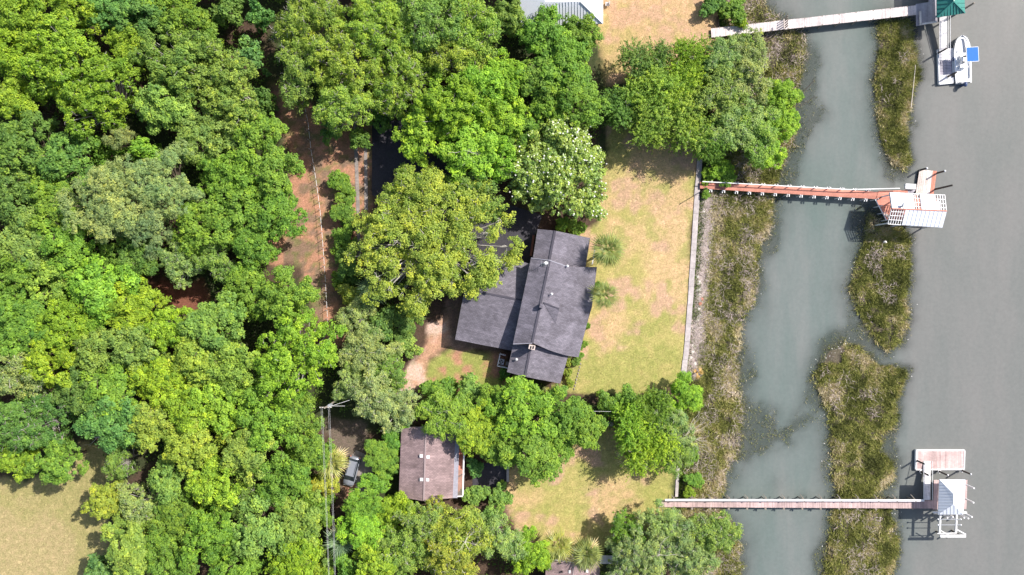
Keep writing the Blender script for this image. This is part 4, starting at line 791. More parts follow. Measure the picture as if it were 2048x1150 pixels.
w1 = MB(); gwall(w1, hp([(910, 679, 3.0), (929, 578, 4.4), (944, 504, 3.0)]), hp([(1022, 702, 3.0), (1040, 601, 4.4), (1055, 527, 3.0)]), .93); w1.build('wall', M['brick'], H)
c = Vector(P(1184, 572, 1.6)); al = Vector(P(1174, 640, 0)) - Vector(P(1186, 560, 0)); nn = Vector((-al.y, al.x, 0)); nn = nn if nn.x > 0 else -nn
for (px, py) in ((1185.2, 556), (1182.0, 578), (1179.4, 600)): window(H, P(px, py, 1.6), al, 1.3, 1.2, nn)
for t in (.2, .5, .8):
    a_ = Vector(P(917, 676, 1.2)); b_ = Vector(P(1019, 697, 1.2)); pp = a_.lerp(b_, t); pp += Vector((0, .02, 0)); window(H, pp, b_ - a_, 1.2, 1.2, Vector(((b_ - a_).y, -(b_ - a_).x, 0)))
# chimneys, vents, antenna
def boxat(px, py, wx_, wy_, z0, z1, zc=None):
    x, y, _ = P(px, py, z1 if zc is None else zc); m_ = MB(); c_, s_ = math.cos(HR), math.sin(HR)
    pts = [(x + c_ * a - s_ * b, y + s_ * a + c_ * b, z1) for a, b in ((-wx_ / 2, -wy_ / 2), (wx_ / 2, -wy_ / 2), (wx_ / 2, wy_ / 2), (-wx_ / 2, wy_ / 2))]; return m_.prism(pts, z1 - z0)
ch = boxat(1064, 695, .95, .62, 4.4, 7.6).build('chimney', M['chimneybrick'], H)
for d in (-2.4, 2.4): boxat(1064 + d, 695, .22, .42, 7.55, 7.64).build('flue', M['black'], ch)
boxat(1083, 612, .55, .6, 6.2, 7.7).build('vent_chase', M['shingle'], H)
for (px, py, z) in ((1103.5, 588, 6.9), (1033, 719, 5.2), (1135, 532, 6.0)):
    x, y, _ = P(px, py, z); v = MB(); v.tube((x, y, z - .9), (x, y, z), .06, .06, 8); v.tube((x, y, z), (x, y, z + .14), .2, .05, 8); v.build('roof_vent', M['white'], H)
an = MB(); x, y, _ = P(1089, 527, 7.2); an.tube((x, y, 6.2), (x, y, 8.2), .03, .03, 5)
for k in range(5): an.tube((x - .5 + .25 * k, y - .45, 8.0 + .04 * k), (x - .5 + .25 * k, y + .45, 8.0 + .04 * k), .02, .02, 4)
an.tube((x - .6, y, 8.0), (x + .6, y, 8.15), .025, .025, 4); an.build('antenna', M['galv'], H)
ds = MB(); x, y, _ = P(1092, 526, 7.1); ds.blob((x, y, 7.1), (.32, .26, .1), 2, 10, 5, 0); ds.tube((x, y, 6.5), (x, y, 7.1), .03, .03, 5); ds.build('satellite_dish', M['gel'], H)
MB().beam(P(1191, 490, 2.9), P(1184.5, 529, 2.9), .16, .16).build('porch_beam', M['white'], H)
MB().beam(P(1067.5, 470, .35), P(1061.5, 512, .35), .35, .35).build('brick_edging', M['brick'], H)
# air-conditioning yard
A = empty('service_yard', (*P(1003, 722)[:2], 0), HR, 'white U-shaped fence round the cooling unit by the house corner', 'fence')
for a, b in (((1002, 708.5), (1011.5, 711)), ((1000.5, 707), (995, 731.5)), ((994.5, 732), (1015.5, 736.5))):
    MB().beam(P(*a, 1.5), P(*b, 1.5), .13, 1.55).build('fence_panel', M['white'], A)
U = empty('air_conditioner', (*P(1003, 724)[:2], 0), HR, 'grey air conditioner with round fan grille inside the white fence', 'air conditioner')
boxat(1002.5, 723.5, .85, .85, .05, .95).build('casing', M['gelgrey'], U)
x, y, _ = P(1002.5, 723.5, .95); f = MB(); f.tube((x, y, .9), (x, y, .985), .34, .34, 16); f.build('fan_grille', M['black'], U)
f = MB()
for k in range(4): a = k * math.pi / 2 + .5; f.beam((x, y, 1.0), (x + .3 * math.cos(a), y + .3 * math.sin(a), 1.0), .12, .02)
f.build('fan_blades', M['gelgrey'], U)
tag(boxat(1015.5, 727.5, .6, .6, 0, .8).build('utility_box', M['timber']), 'weathered wooden box between the fence and the house wall', 'box')

# brown house
x0, y0, _ = P(855, 935)
B = empty('brown_house', (x0, y0, 0), 0, 'brown shingled gable house with porch and four roof vents', 'house')
sb = M['shinglebrown']
roof(B, hp([(802.6, 858, 3.4), (852, 852, 4.7), (847.5, 1002, 4.7), (797.5, 994, 3.4)]), sb); roof(B, hp([(852.3, 852, 4.7), (910, 862, 3.4), (905, 996, 3.4), (847.8, 1002, 4.7)]), sb)
MB().beam(P(852.1, 852, 4.76), P(847.6, 1002, 4.76), .26, .08).build('ridge_cap', M['ridgecapbrown'], B)
w1 = MB(); gwall(w1, hp([(802.6, 858, 3.4), (852, 852, 4.7), (910, 862, 3.4)]), hp([(797.5, 994, 3.4), (847.5, 1002, 4.7), (905, 996, 3.4)]), .95); w1.build('wall', M['siding'], B)
roof(B, hp([(910.3, 868, 3.3), (919, 869, 3.1), (915, 996, 3.1), (905.3, 996, 3.3)]), M['flashing'], .1, 'porch_roof')
for k in range(22):
    t = k / 21; py = 941 + 48 * t; MB().beam(P(915 - 1.2 * t, py, 3.0), P(924.5 - .6 * t, py + .5, 3.0), .07, .12).build('slat', M['timber'], B)
dk = MB().prism([P(px, py, .6) for px, py in ((908, 868), (929, 870), (925, 994), (904, 993))], .15).build('porch_deck', M['pinkplain'], B)
rl = MB(); rl.beam(P(928.5, 885, 3.1), P(925.5, 991, 3.1), .22, .2); rl.beam(P(905, 993, 3.1), P(925.5, 992.5, 3.1), .18, .18); rl.build('porch_beam', M['white'], B)
for py in (886, 920, 955, 991): MB().beam(P(927.6 - (py - 886) * .02, py - 1, 3.0), P(927.6 - (py - 886) * .02, py + 1, 3.0), .14, 2.9).build('post', M['white'], B)
for (px, py, z) in ((842.5, 912, 4.75), (856, 914, 4.75), (843, 959, 4.75), (855, 959.5, 4.75)):
    x, y, _ = P(px, py, z); v = MB(); v.box(x - .2, y - .2, z - .55, x + .2, y + .2, z - .05); v.box(x - .24, y - .24, z - .05, x + .24, y + .24, z); v.build('roof_vent', M['white'], B)
MB().prism([P(px, py, 2.6) for px, py in ((812, 853), (836, 857), (834, 862), (811, 859))], .1).build('awning', M['metalwhite'], B)
# bottom house
x0, y0, _ = P(1140, 1180)
C3 = empty('small_house', (x0, y0, 0), 0, 'small mauve-brown roofed house cut off by the bottom edge', 'house')
roof(C3, hp([(1092, 1120, 3.3), (1147, 1127, 4.4), (1143, 1250, 4.4), (1088, 1245, 3.3)]), sb); roof(C3, hp([(1147.3, 1127, 4.4), (1200, 1122, 3.3), (1196, 1245, 3.3), (1143.3, 1250, 4.4)]), sb)
w1 = MB(); gwall(w1, hp([(1092, 1120, 3.3), (1147, 1127, 4.4), (1200, 1122, 3.3)]), hp([(1088, 1245, 3.3), (1143, 1250, 4.4), (1196, 1245, 3.3)]), .95); w1.build('wall', M['siding'], C3)
MB().beam(P(1147.1, 1127, 4.46), P(1143.2, 1250, 4.46), .22, .08).build('ridge_cap', M['ridgecapbrown'], C3)
for (px, py, mt, s_) in ((1140, 1143, 'white', .22), (1174, 1142, 'white', .2), (1121, 1127, 'black', .1), (1124, 1144, 'black', .1)):
    x, y, _ = P(px, py, 4.2); v = MB(); v.box(x - s_, y - s_, 3.3, x + s_, y + s_, 4.3); v.build('roof_vent', M[mt], C3)
MB().prism([P(px, py, .8) for px, py in ((1098, 1108), (1236, 1112), (1236, 1128), (1100, 1126))], .15).build('deck', M['whitewood'], C3)
MB().beam(P(1098, 1118.5, 3.2), P(1147, 1125.5, 4.2), .12, .18).build('fascia', M['white'], C3)
# white metal roof house
x0, y0, _ = P(1120, -40)
W3 = empty('metal_roof_house', (x0, y0, 0), 0, 'white standing-seam metal roof at the top edge beside the tan lawn', 'house')
zr, ze = 6.6, 4.3
wp = dict(sw=(1040, 53, ze), se=(1206, 47, ze), ne=(1206, -150, ze), nw=(1040, -150, ze), r0=(1161, 3, zr), r1=(1090, 3, zr), r2=(1161, -100, zr), r3=(1090, -100, zr))
roof(W3, hp([wp['sw'], wp['se'], wp['r0'], wp['r1']]), M['metalwhite']); roof(W3, hp([wp['se'], wp['ne'], wp['r2'], wp['r0']]), M['metalwhite']); roof(W3, hp([wp['ne'], wp['nw'], wp['r3'], wp['r2']]), M['metalwhite']); roof(W3, hp([wp['nw'], wp['sw'], wp['r1'], wp['r3']]), M['metalwhite']); roof(W3, hp([wp['r0'], wp['r2'], wp['r3'], wp['r1']]), M['metalwhite'], .1)
for i in range(28):
    f = (i + .5) / 28; px = 1040 + 166 * f; py = 53 - 6 * f
    g = min(1, max(.02, (1206 - px) / 45)) if px > 1161 else min(1, (px - 1040) / 50); a = Vector(P(px, py, ze + .05)); b_ = Vector(P(px - .0, py - 46 * g, ze + (zr - ze) * g + .05)); MB().beam(a, b_, .05, .06).build('seam', M['galv'], W3)
for i in range(9):
    py = 40 - i * 6; g = min(1, max(.05, (47 - py) / 44)); MB().beam(P(1206, py, ze + .05), P(1206 - 45 * g, py, ze + (zr - ze) * g + .05), .05, .06).build('seam', M['galv'], W3)
MB().beam(P(1206, 47, ze + .1), P(1161, 3, zr + .1), .16, .08).build('hip_cap', M['galv'], W3)
MB().prism([P(px, py, 4.0) for px, py in ((1048, 46), (1200, 40), (1200, -140), (1048, -140))], 4.1).build('wall', M['siding'], W3)
S2 = empty('chair', (*P(1214, 10)[:2], 0), 0, 'pale outdoor chair beside the white metal roofed house', 'chair')
def chair(e, px, py, mt='whitewood', s=1.0):
    x, y, _ = P(px, py); MB().box(x - .3 * s, y - .3 * s, .36, x + .3 * s, y + .3 * s, .42).build('seat', M[mt], e); MB().box(x + .26 * s, y - .3 * s, .422, x + .32 * s, y + .3 * s, .95).build('backrest', M[mt], e)
    for a in (-.25, .25):
        for b_ in (-.25, .25): MB().box(x + a * s - .03, y + b_ * s - .03, 0, x + a * s + .03, y + b_ * s + .03, .358).build('leg', M[mt], e)
chair(S2, 1214, 10)
e = empty('chair', (*P(1203, 832)[:2], 0), 0, 'weathered garden chair in the gap below the lawn, nearer the overhead cable', 'chair'); chair(e, 1205, 834, 'timber', 1.4)
e = empty('chair', (*P(1219, 845)[:2], 0), 0, 'grey lounge chair in the shade just below the other garden chair', 'chair'); chair(e, 1219, 846, 'concrete', 1.5)

# ------------------------------------------------------------------ docks
def deck(e, pts, mat, z, th=.12, name='deck'): return MB().prism([P(px, py, z) for px, py in pts], th).build(name, mat, e)
def pile(e, px, py, z0, h, r=.14, mat='piling', name='piling', cap=None):
    x, y, _ = P(px, py, z0); MB().tube((x, y, -2.6), (x, y, z0 + h), r, r * .9, 10).build(name, M[mat], e)
    if cap: MB().tube((x, y, z0 + h), (x, y, z0 + h + .18), r * 1.2, .02, 10).build('pile_cap', M[cap], e)
def planked(e, a0, a1, b0, b1, z, mat, w_=.15, name='plank'):
    """boards laid across from edge a0-a1 to edge b0-b1 (px); joined, too narrow to tell apart"""
    A0, A1, B0, B1 = (Vector(P(*p, z)) for p in (a0, a1, b0, b1)); n_ = max(2, int((A1 - A0).length / w_)); m_ = MB(); rr = random.Random(5)
    for i in range(n_):
        f0, f1 = (i + .04) / n_, (i + .96) / n_; dz = rr.uniform(-.012, .012); j = rr.uniform(-.02, .02)
        p = [A0.lerp(A1, f0), A0.lerp(A1, f1), B0.lerp(B1, f1), B0.lerp(B1, f0)]; m_.prism([(q.x, q.y + j, q.z + dz) for q in p], .05)
    return m_.build(name, mat, e, kind='stuff')
# lower dock
DC = empty('dock', (*P(1600, 1008)[:2], WATER), 0, 'long rosy timber boardwalk with white handrail crossing the marsh at the bottom', 'dock', 'creek docks')
zd = .35
planked(DC, (1320, 1000), (1874, 1001), (1320, 1014), (1874, 1017), zd, M['deckrose'])
MB().beam(P(1322, 1013.5, zd - .06), P(1872, 1016.5, zd - .06), .12, .22).build('stringer', M['timber'], DC); MB().beam(P(1322, 1001, zd - .06), P(1872, 1002, zd - .06), .12, .22).build('stringer', M['timber'], DC)
MB().beam(P(1330, 1000, zd + 1.0), P(1849, 1001, zd + 1.0), .32, .05).build('handrail', M['white'], DC)
k = 0
for px in np.arange(1346, 1850, 36.8):
    for py in (999, 1017.5):
        x, y, _ = P(px, py, zd); t_ = px < 1400
        MB().tube((x, y, -2.6), (x, y, zd + (1.0 if py < 1005 else .05)), .11, .1, 8).build('post', M['timber'], DC)
    x, y, _ = P(px, 998, zd); b_ = MB(); b_.beam((x - .3, y + .75, zd + .1), (x + .1, y + .1, zd + .75), .09, .09); b_.beam((x - .35, y + .8, zd), (x - .35, y - 1.6, zd), .12, .15) if 0 else None; b_.build('brace', M['timber'], DC)
    MB().beam(P(px + 2, 994, zd - .12), P(px + 2, 1020, zd - .12), .14, .16).build('cross_beam', M['timber'], DC)
MB().beam(P(1330, 1002, zd + .6), P(1849, 1003, zd + .6), .04, .1).build('mid_rail', M['whitewood'], DC)
b_ = MB(); b_.beam(P(1309, 1004, zd), P(1320, 999, zd), .08, .1); b_.beam(P(1319.5, 999, zd + .15), P(1319.5, 1015, zd + .15), .08, .12); b_.build('end_post', M['piling'], DC)
planked(DC, (1868, 960), (1935, 960), (1866, 1019), (1933, 1018), zd - .004 + .01, M['deckrose'])
# boathouse C roof on posts
BH = empty('boathouse', (*P(1905, 995)[:2], WATER), 0, 'white hip-roofed boat shelter at the end of the bottom dock', 'boathouse')
zr, ze = 4.6, 3.3
R_ = dict(nw=(1879, 959, ze), ne=(1931, 959.5, ze), se=(1926.5, 1029, ze), sw=(1876, 1029, ze), a=(1907, 988, zr), b=(1907, 1009, zr))
for q in (('nw', 'ne', 'a'), ('ne', 'se', 'b', 'a'), ('se', 'sw', 'b'), ('sw', 'nw', 'a', 'b')): roof(BH, hp([R_[k_] for k_ in q]), M['metalwhite'], .12)
for i in range(11):
    f = (i + 1) / 12; py = 959 + 70 * f; g = min(1, f * 70 / 29, (1 - f) * 70 / 20); MB().beam(P(1879 - 3 * f, py, ze + .04), P(1879 - 3 * f + (28 + 3 * f) * g, py, ze + (zr - ze) * g + .04), .04, .05).build('seam', M['galv'], BH)
    MB().beam(P(1931 - 4.5 * f, py, ze + .04), P(1931 - 4.5 * f - (24 - 4.5 * f) * g, py, ze + (zr - ze) * g + .04), .04, .05).build('seam', M['white'], BH)
for i in range(7):
    f = (i + .5) / 7; px = 1876 + 50.5 * f; g = min(f / .61, (1 - f) / .39, 1); MB().beam(P(px, 1029, ze + .04), P(px, 1029 - 20 * g, ze + (zr - ze) * g + .04), .04, .05).build('seam', M['galv'], BH)
for px, py in ((1884, 966), (1924, 966), (1883, 1022), (1920, 1022), (1884, 994), (1923, 994)):
    x, y, _ = P(px, py, zd); MB().box(x - .1, y - .1, -2.6, x + .1, y + .1, 3.25).build('post', M['white'], BH)
# boat lift
LF = empty('boat_lift', (*P(1900, 1050)[:2], WATER), 0, 'white empty boat lift frame below the hip-roofed shelter', 'boat lift')
zl = 2.0
MB().beam(P(1867, 1025, zl), P(1934, 1025.5, zl), .28, .3).build('head_beam', M['white'], LF)
for px in (1881.5, 1914): MB().beam(P(px, 1029, zl - .02), P(px - 1.5, 1067, zl - .02), .24, .28).build('beam', M['white'], LF)
MB().beam(P(1875, 1067, zl + .02), P(1912, 1066, zl + .02), .1, .1).build('beam', M['white'], LF)
MB().beam(P(1881, 1072.5, zl + .5), P(1932, 1072.5, zl + .5), .36, .3).build('end_beam', M['white'], LF)
MB().beam(P(1914, 1059, zl), P(1932, 1069, zl + .4), .2, .12).build('strut', M['white'], LF)
MB().beam(P(1882, 1061, zl - .3), P(1898, 1070, zl - .3), .1, .1).build('strut', M['white'], LF)
for py in (1038.5, 1049.8): m_ = MB(); m_.tube(P(1875, py, zl + .25), P(1922, py - .2, zl + .25), .06, .06, 6); m_.build('cradle_bar', M['galv'], LF); [tag(MB().blob(P(px, py, zl + .25), (.14, .14, .14), 1, 8, 5, 0).build('bar_end', M['white'], LF)) for px in (1876, 1921.5)]
for px, py, h_ in ((1881, 1068, 1.6), (1912, 1066, 1.6), (1893, 1031, 1.2), (1927, 1032, 1.2), (1881, 1028, 1.8), (1914, 1028, 1.8)):
    x, y, _ = P(px, py, 0); MB().tube((x, y, -2.6), (x, y, h_), .15, .13, 8).build('post', M['white'] if py < 1050 else M['piling'], LF)
# floating dock C, gangway, pilings
FD = empty('floating_dock', (*P(1880, 920)[:2], WATER), 0, 'rosy-planked rectangular floating dock above the white hip-roofed shelter', 'floating dock')
zf = WATER + .45
Pf = lambda px, py: (px, py)
rr = random.Random(2); n_ = 26
for i in range(n_):
    a = 1834.5 + 93.5 * i / n_; b_ = 1834.5 + 93.5 * (i + .93) / n_; MB().prism([P(a, 902, zf), P(b_, 902, zf), P(b_ - .8, 938, zf), P(a - .8, 938, zf)], .06).build('plank', M['deckrosey'], FD)
for a, b_ in (((1833, 900.8), (1930, 900.8)), ((1832, 939.3), (1928.5, 939)), ((1833.3, 901), (1832.3, 939)), ((1929.6, 901), (1928.4, 939))): MB().beam(P(*a, zf + .06), P(*b_, zf + .06), .2, .4).build('edge_board', M['white'], FD)
MB().prism([P(1835, 903, zf - .07), P(1927, 903, zf - .07), P(1926, 937, zf - .07), P(1834, 937, zf - .07)], .55).build('float', M['black'], FD)
for px, py in ((1830.5, 920), (1838.5, 942), (1875, 941.5), (1920, 939.5)):
    x, y, _ = P(px, py, WATER); e_ = empty('mooring_pile', (x, y, WATER), 0, {1830.5: 'timber mooring pile on the left end of the rosy floating dock', 1838.5: 'timber mooring pile at the lower left corner of the rosy floating dock', 1875: 'timber mooring pile at the middle of the rosy floating dock lower edge', 1920: 'timber mooring pile at the lower right corner of the rosy floating dock'}[px], 'piling', 'mooring piles')
    MB().tube((x, y, -2.8), (x, y, 1.5), .15, .13, 10).build('shaft', M['piling'], e_); MB().tube((x, y, 1.5), (x, y, 1.62), .15, .05, 10).build('pile_cap', M['white'], e_)
    g_ = MB()
    for k_ in range(12):
        a, b_ = k_ * math.pi / 6, (k_ + 1) * math.pi / 6; g_.tube((x + .24 * math.cos(a), y + .24 * math.sin(a), zf + .1), (x + .24 * math.cos(b_), y + .24 * math.sin(b_), zf + .1), .05, .05, 4)
    g_.build('guide_ring', M['white'], e_)
def gangway(px0, px1, py0, py1, z0, z1, label, rail, mat='whitewood'):
    e_ = empty('gangway', (*P(px0, py0)[:2], WATER), 0, label, 'gangway', 'gangways'); n_ = int(abs(py1 - py0) / 6)
    for i in range(n_):
        f0, f1 = i / n_, (i + .95) / n_; ya, yb = py0 + (py1 - py0) * f0, py0 + (py1 - py0) * f1; za, zb = z0 + (z1 - z0) * f0, z0 + (z1 - z0) * f1
        MB().prism([P(px0, ya, za), P(px1, ya, za), P(px1, yb, zb), P(px0, yb, zb)], .08).build('panel', M[mat], e_)
    for r_ in rail:
        m_ = MB(); m_.tube(P(r_, py0, z0 + .9), P(r_, py1, z1 + .9), .05, .05, 6)
        m_.build('handrail', M['white'], e_)
        for f in (.05, .35, .65, .95): y_ = py0 + (py1 - py0) * f; z_ = z0 + (z1 - z0) * f; MB().tube(P(r_, y_, z_), P(r_, y_, z_ + .9), .035, .035, 5).build('rail_post', M['white'], e_)
gangway(1848, 1861, 922, 1000, zf + .12, zd + .1, 'white gangway from the bottom dock up to the rosy floating dock', (1847.5, 1865))
# middle dock
DB = empty('dock', (*P(1580, 382)[:2], WATER), 0, 'faded salmon-orange boardwalk with many short posts in the middle', 'dock', 'creek docks')
zb_ = .45
def lerp(a, b, t): return (a[0] + (b[0] - a[0]) * t, a[1] + (b[1] - a[1]) * t)
nb = 9
for i in range(nb):     # lengthwise boards
    f0, f1 = i / nb, (i + .93) / nb; a0, a1 = lerp((1400, 364), (1400, 377), f0), lerp((1400, 364), (1400, 377), f1); c0, c1 = lerp((1756, 383.5), (1751, 398), f0), lerp((1756, 383.5), (1751, 398), f1)
    MB().prism([P(*a0, zb_), P(*c0, zb_), P(*c1, zb_), P(*a1, zb_)], .06).build('plank', M['pink'], DB)
MB().beam(P(1405, 363, zb_ + .85), P(1700, 379, zb_ + .85), .13, .06).build('handrail', M['white'], DB); MB().beam(P(1700, 379, zb_ + .85), P(1800, 376.5, zb_ + .85), .13, .06).build('handrail', M['white'], DB)
for i in range(13):
    f = (i + .8) / 13.6; t0 = lerp((1400, 362.5), (1756, 382), f); t1 = lerp((1400, 378.5), (1751, 399.5), f)
    for q, hh in ((t0, .85), (t1, .1)):
        x, y, _ = P(*q, zb_); MB().tube((x, y, -2.6), (x, y, zb_ + hh), .1, .09, 8).build('post', M['whitewood'], DB)
    MB().beam(P(t0[0] + 3, t0[1] - 3, zb_ - .07), P(t1[0] + 3, t1[1] + 4.5, zb_ - .07), .12, .16).build('cross_beam', M['white'], DB); MB().beam(P(t0[0] - 1.5, t0[1] - 3, zb_ - .07), P(t1[0] - 1.5, t1[1] + 4.5, zb_ - .07), .12, .16).build('cross_beam', M['white'], DB)
plat = [(1757, 382), (1815, 380), (1816, 386), (1840, 395), (1875, 400), (1878, 445), (1773, 440), (1752, 399)]
deck(DB, plat, M['pink'], zb_ + .02, .12, 'platform')
MB().beam(P(1751, 399, zb_ + .95), P(1773, 440, zb_ + .95), .14, .06).build('handrail', M['white'], DB)
for f in (0, .33, .66, 1): q = lerp((1751, 399), (1773, 440), f); x, y, _ = P(*q, zb_); MB().tube((x, y, -2.6), (x, y, zb_ + .9), .07, .07, 6).build('post', M['white'], DB)
for k_ in range(3): MB().beam(P(1766 + 3 * k_, 427, zb_ + .1), P(1778 + 3 * k_, 436, zb_ + .1), .1, .05).build('step_board', M['deckbleached'], DB)
RB = empty('boathouse', (*P(1835, 418)[:2], WATER), 0, 'boathouse with half-stripped white metal roof and bare rafters', 'boathouse')
zR, zE = 4.4, 3.5
def rb(u, v):   # u 0..1 west-east, v -1 north eave, 0 ridge, 1 south eave
    if v <= 0: a = lerp((1779, 385), (1783.5, 417), 1 + v); b_ = lerp((1890, 390), (1893, 422), 1 + v)
    else: a = lerp((1783.5, 417), (1776, 448), v); b_ = lerp((1893, 422), (1884, 455), v)
    q = lerp(a, b_, u); return P(q[0], q[1], zR - (zR - zE) * abs(v))
def rpanel(u0, u1, v0, v1):
    n_ = max(1, round((u1 - u0) * 14))
    for i in range(n_):
        a, b_ = u0 + (u1 - u0) * i / n_, u0 + (u1 - u0) * (i + 1) / n_
        p = [Vector(rb(a, v0)), Vector(rb(b_, v0)), Vector(rb(b_, v1)), Vector(rb(a, v1))]; p = [(q.x, q.y, q.z + .1) for q in p]
        s_ = MB(); s_.prism(p, .03); pa, pb = Vector(p[0]), Vector(p[3]); s_.beam(pa + Vector((.03, 0, .05)), pb + Vector((.03, 0, .05)), .06, .05); s_.build('roof_panel', M['metalwhite'], RB)
rpanel(0, .42, -1, -.03); rpanel(.54, .80, -1, -.03); rpanel(.80, .88, -.6, -.03); rpanel(.25, 1, .03, 1)
for i in range(23): u = i / 22; MB().beam(rb(u, -1), rb(u, -.02), .09, .12).build('rafter', M['white'], RB); MB().beam(rb(u, .02), rb(u, 1), .09, .12).build('rafter', M['white'], RB)
up = lambda p, d: (p[0], p[1], p[2] + d)
for v in (-1, -.72, -.45, -.2, .2, .45, .72, 1): MB().beam(up(rb(0, v), .045), up(rb(1, v), .045), .09, .04).build('batten', M['white'], RB)
MB().beam(up(rb(0, 0), .16), up(rb(1, 0), .16), .16, .2).build('ridge_board', M['pinkplain'], RB)
for u in (.05, .35, .65, .95):
    for v in (-.9, .9): p = rb(u, v); MB().box(p[0] - .09, p[1] - .09, -2.6, p[0] + .09, p[1] + .09, p[2] - .14).build('post', M['white'], RB)
x, y, z = rb(.17, -.15); g_ = MB(); g_.tube((x, y, z), (x, y, z + .5), .16, .16, 8); g_.tube((x, y, z + .5), (x + .05, y + .6, z + .75), .2, .02, 8); g_.build('weathervane', M['galv'], RB)
F2 = empty('floating_dock', (*P(1852, 365)[:2], WATER), 0, 'bleached wide-planked floating dock above the stripped boathouse', 'floating dock')
for i in range(9):
    f0, f1 = i / 9, (i + .92) / 9; a0, a1, b0, b1 = lerp((1839, 339.5), (1874, 342), f0), lerp((1839, 339.5), (1874, 342), f1), lerp((1831, 391), (1867, 392), f0), lerp((1831, 391), (1867, 392), f1)
    MB().prism([P(*a0, zf), P(*a1, zf), P(*b1, zf), P(*b0, zf)], .07).build('plank', M['deckbleached'] if i < 7 else M['pinkplain'], F2)
MB().prism([P(1838, 343, zf - .08), P(1871, 345, zf - .08), P(1866, 388, zf - .08), P(1833, 388, zf - .08)], .5).build('float', M['black'], F2)
bx_ = empty('dock_box', (*P(1822, 373)[:2], 0), 0, 'white dock storage box left of the bleached floating dock', 'dock box')
MB().prism([P(1812, 367.5, .9), P(1832, 368.5, .9), P(1831.5, 378, .9), P(1811.5, 377, .9)], .5).build('body', M['white'], bx_); MB().prism([P(1811.6, 367.2, .96), P(1832.4, 368.2, .96), P(1832, 378.3, .96), P(1811.2, 377.3, .96)], .055).build('lid', M['gel'], bx_); MB().beam(P(1824, 371, .98), P(1824, 375, .98), .1, .02).build('handle', M['black'], bx_)
MB().prism([P(1811, 379, .38), P(1832, 379.5, .38), P(1826, 386, .38), P(1806, 385, .38)], .1).build('landing', M['deckgrey'], DB)
for (px, py, h_, lab) in ((1871, 347, 1.3, 'short timber pile at the top right corner of the bleached floating dock'), (1868, 379, 3.4, 'tall dark timber pile leaning view right of the bleached floating dock'), (1838, 341, 1.0, 'stubby pile at the top left corner of the bleached floating dock')):
    x, y, _ = P(px, py, WATER); e_ = empty('mooring_pile', (x, y, WATER), 0, lab, 'piling', 'mooring piles'); MB().tube((x, y, -2.8), (x, y, h_), .16, .14, 10).build('shaft', M['piling'], e_); MB().tube((x, y, h_), (x, y, h_ + .12), .17, .05, 10).build('pile_cap', M['white'] if h_ < 3 else M['piling'], e_)
# top dock
DA = empty('dock', (*P(1640, 42)[:2], WATER), 0, 'pale sun-bleached boardwalk without rails crossing the creek at the top', 'dock', 'creek docks')
za = .4
planked(DA, (1422, 57), (1832, 10.5), (1423, 75), (1833, 29.5), za, M['deckpale'])
for a, b_ in (((1424, 60), (1832, 14)), ((1424, 72), (1832, 26))): MB().beam(P(*a, za - .06), P(*b_, za - .06), .14, .25).build('stringer', M['timber'], DA)
for i in range(12):
    f = (i + .5) / 12
    for e0 in ((1422, 57), (1423, 74)):
        q = lerp(e0, (1832, 11 if e0[1] < 60 else 28.5), f); x, y, _ = P(*q, za); MB().tube((x, y, -2.6), (x, y, za + .02), .12, .11, 8).build('post', M['timber'], DA)
pa = [(1832, 8), (1858, 4), (1858, -45), (1875, -45), (1875, 44), (1833, 52)]
deck(DA, pa, M['deckgrey'], za - .01, .14, 'platform')
for a, b_ in (((1841, 22), (1842, 49)), ((1841, 48), (1874, 43))): MB().beam(P(*a, za + .45), P(*b_, za + .45), .32, .06).build('bench', M['deckpale'], DA); MB().beam(P(*a, za + .9), P(*b_, za + .9), .08, .3).build('bench_back', M['whitewood'], DA)
e_ = empty('gate', (*P(1568, 48)[:2], za), 0, 'small bare timber gate standing across the top boardwalk', 'gate')
MB().beam(P(1568, 38, za + 1.6), P(1569, 58, za + 1.6), .14, .14).build('top_rail', M['deckbleached'], e_)
for py in (38.5, 57.5): x, y, _ = P(1568.5, py, za); MB().box(x - .06, y - .06, za, x + .06, y + .06, za + 1.45).build('post', M['timber'], e_)
for py in (43, 48, 53): x, y, _ = P(1568.5, py, za); MB().box(x - .03, y - .1, za + .1, x + .03, y + .1, za + 1.45).build('slat', M['timber'], e_)
PV = empty('pavilion', (*P(1903, 0)[:2], WATER), 0, 'green metal hip-roofed pavilion at the end of the top dock', 'pavilion')
zr, ze = 5.0, 3.6
R_ = dict(sw=(1874, 35, ze), se=(1930, 26, ze), ne=(1928, -62, ze), nw=(1873, -58, ze), a=(1907.5, 3, zr), b=(1906, -30, zr))
for q in (('nw', 'ne', 'b'), ('ne', 'se', 'a', 'b'), ('se', 'sw', 'a'), ('sw', 'nw', 'b', 'a')): roof(PV, hp([R_[k_] for k_ in q]), M['metalgreen'], .12)
def seamline(p, q, mt='ridgecap', w_=.06): MB().beam(p, q, w_, .06).build('seam', M[mt], PV)
M['greenseam'] = mat_rough('green_seam', (0.03, 0.13, 0.115), .5, .1, 3)
for i in range(9):
    f = (i + .5) / 9; q = lerp((1874, 35), (1930, 26), f); g = min(f / .6, (1 - f) / .4, 1); top = lerp(q, (q[0] + (1907.5 - q[0]) * .0, 3 if 1 else 0), g); seamline(P(q[0], q[1], ze + .06), P(top[0], q[1] + (3 - q[1]) * g, ze + (zr - ze) * g + .06), 'greenseam')
for i in range(10):
    py = 26 - i * 8.5; g = min(1, max(.05, (35 - py) / 34)); seamline(P(1874, py, ze + .06), P(1874 + 33 * g, py - 4 * g, ze + (zr - ze) * g + .06), 'greenseam'); g = min(1, max(.05, (26 - py) / 24)); seamline(P(1930, py - 3, ze + .06), P(1930 - 22.5 * g, py - 3, ze + (zr - ze) * g + .06), 'greenseam')
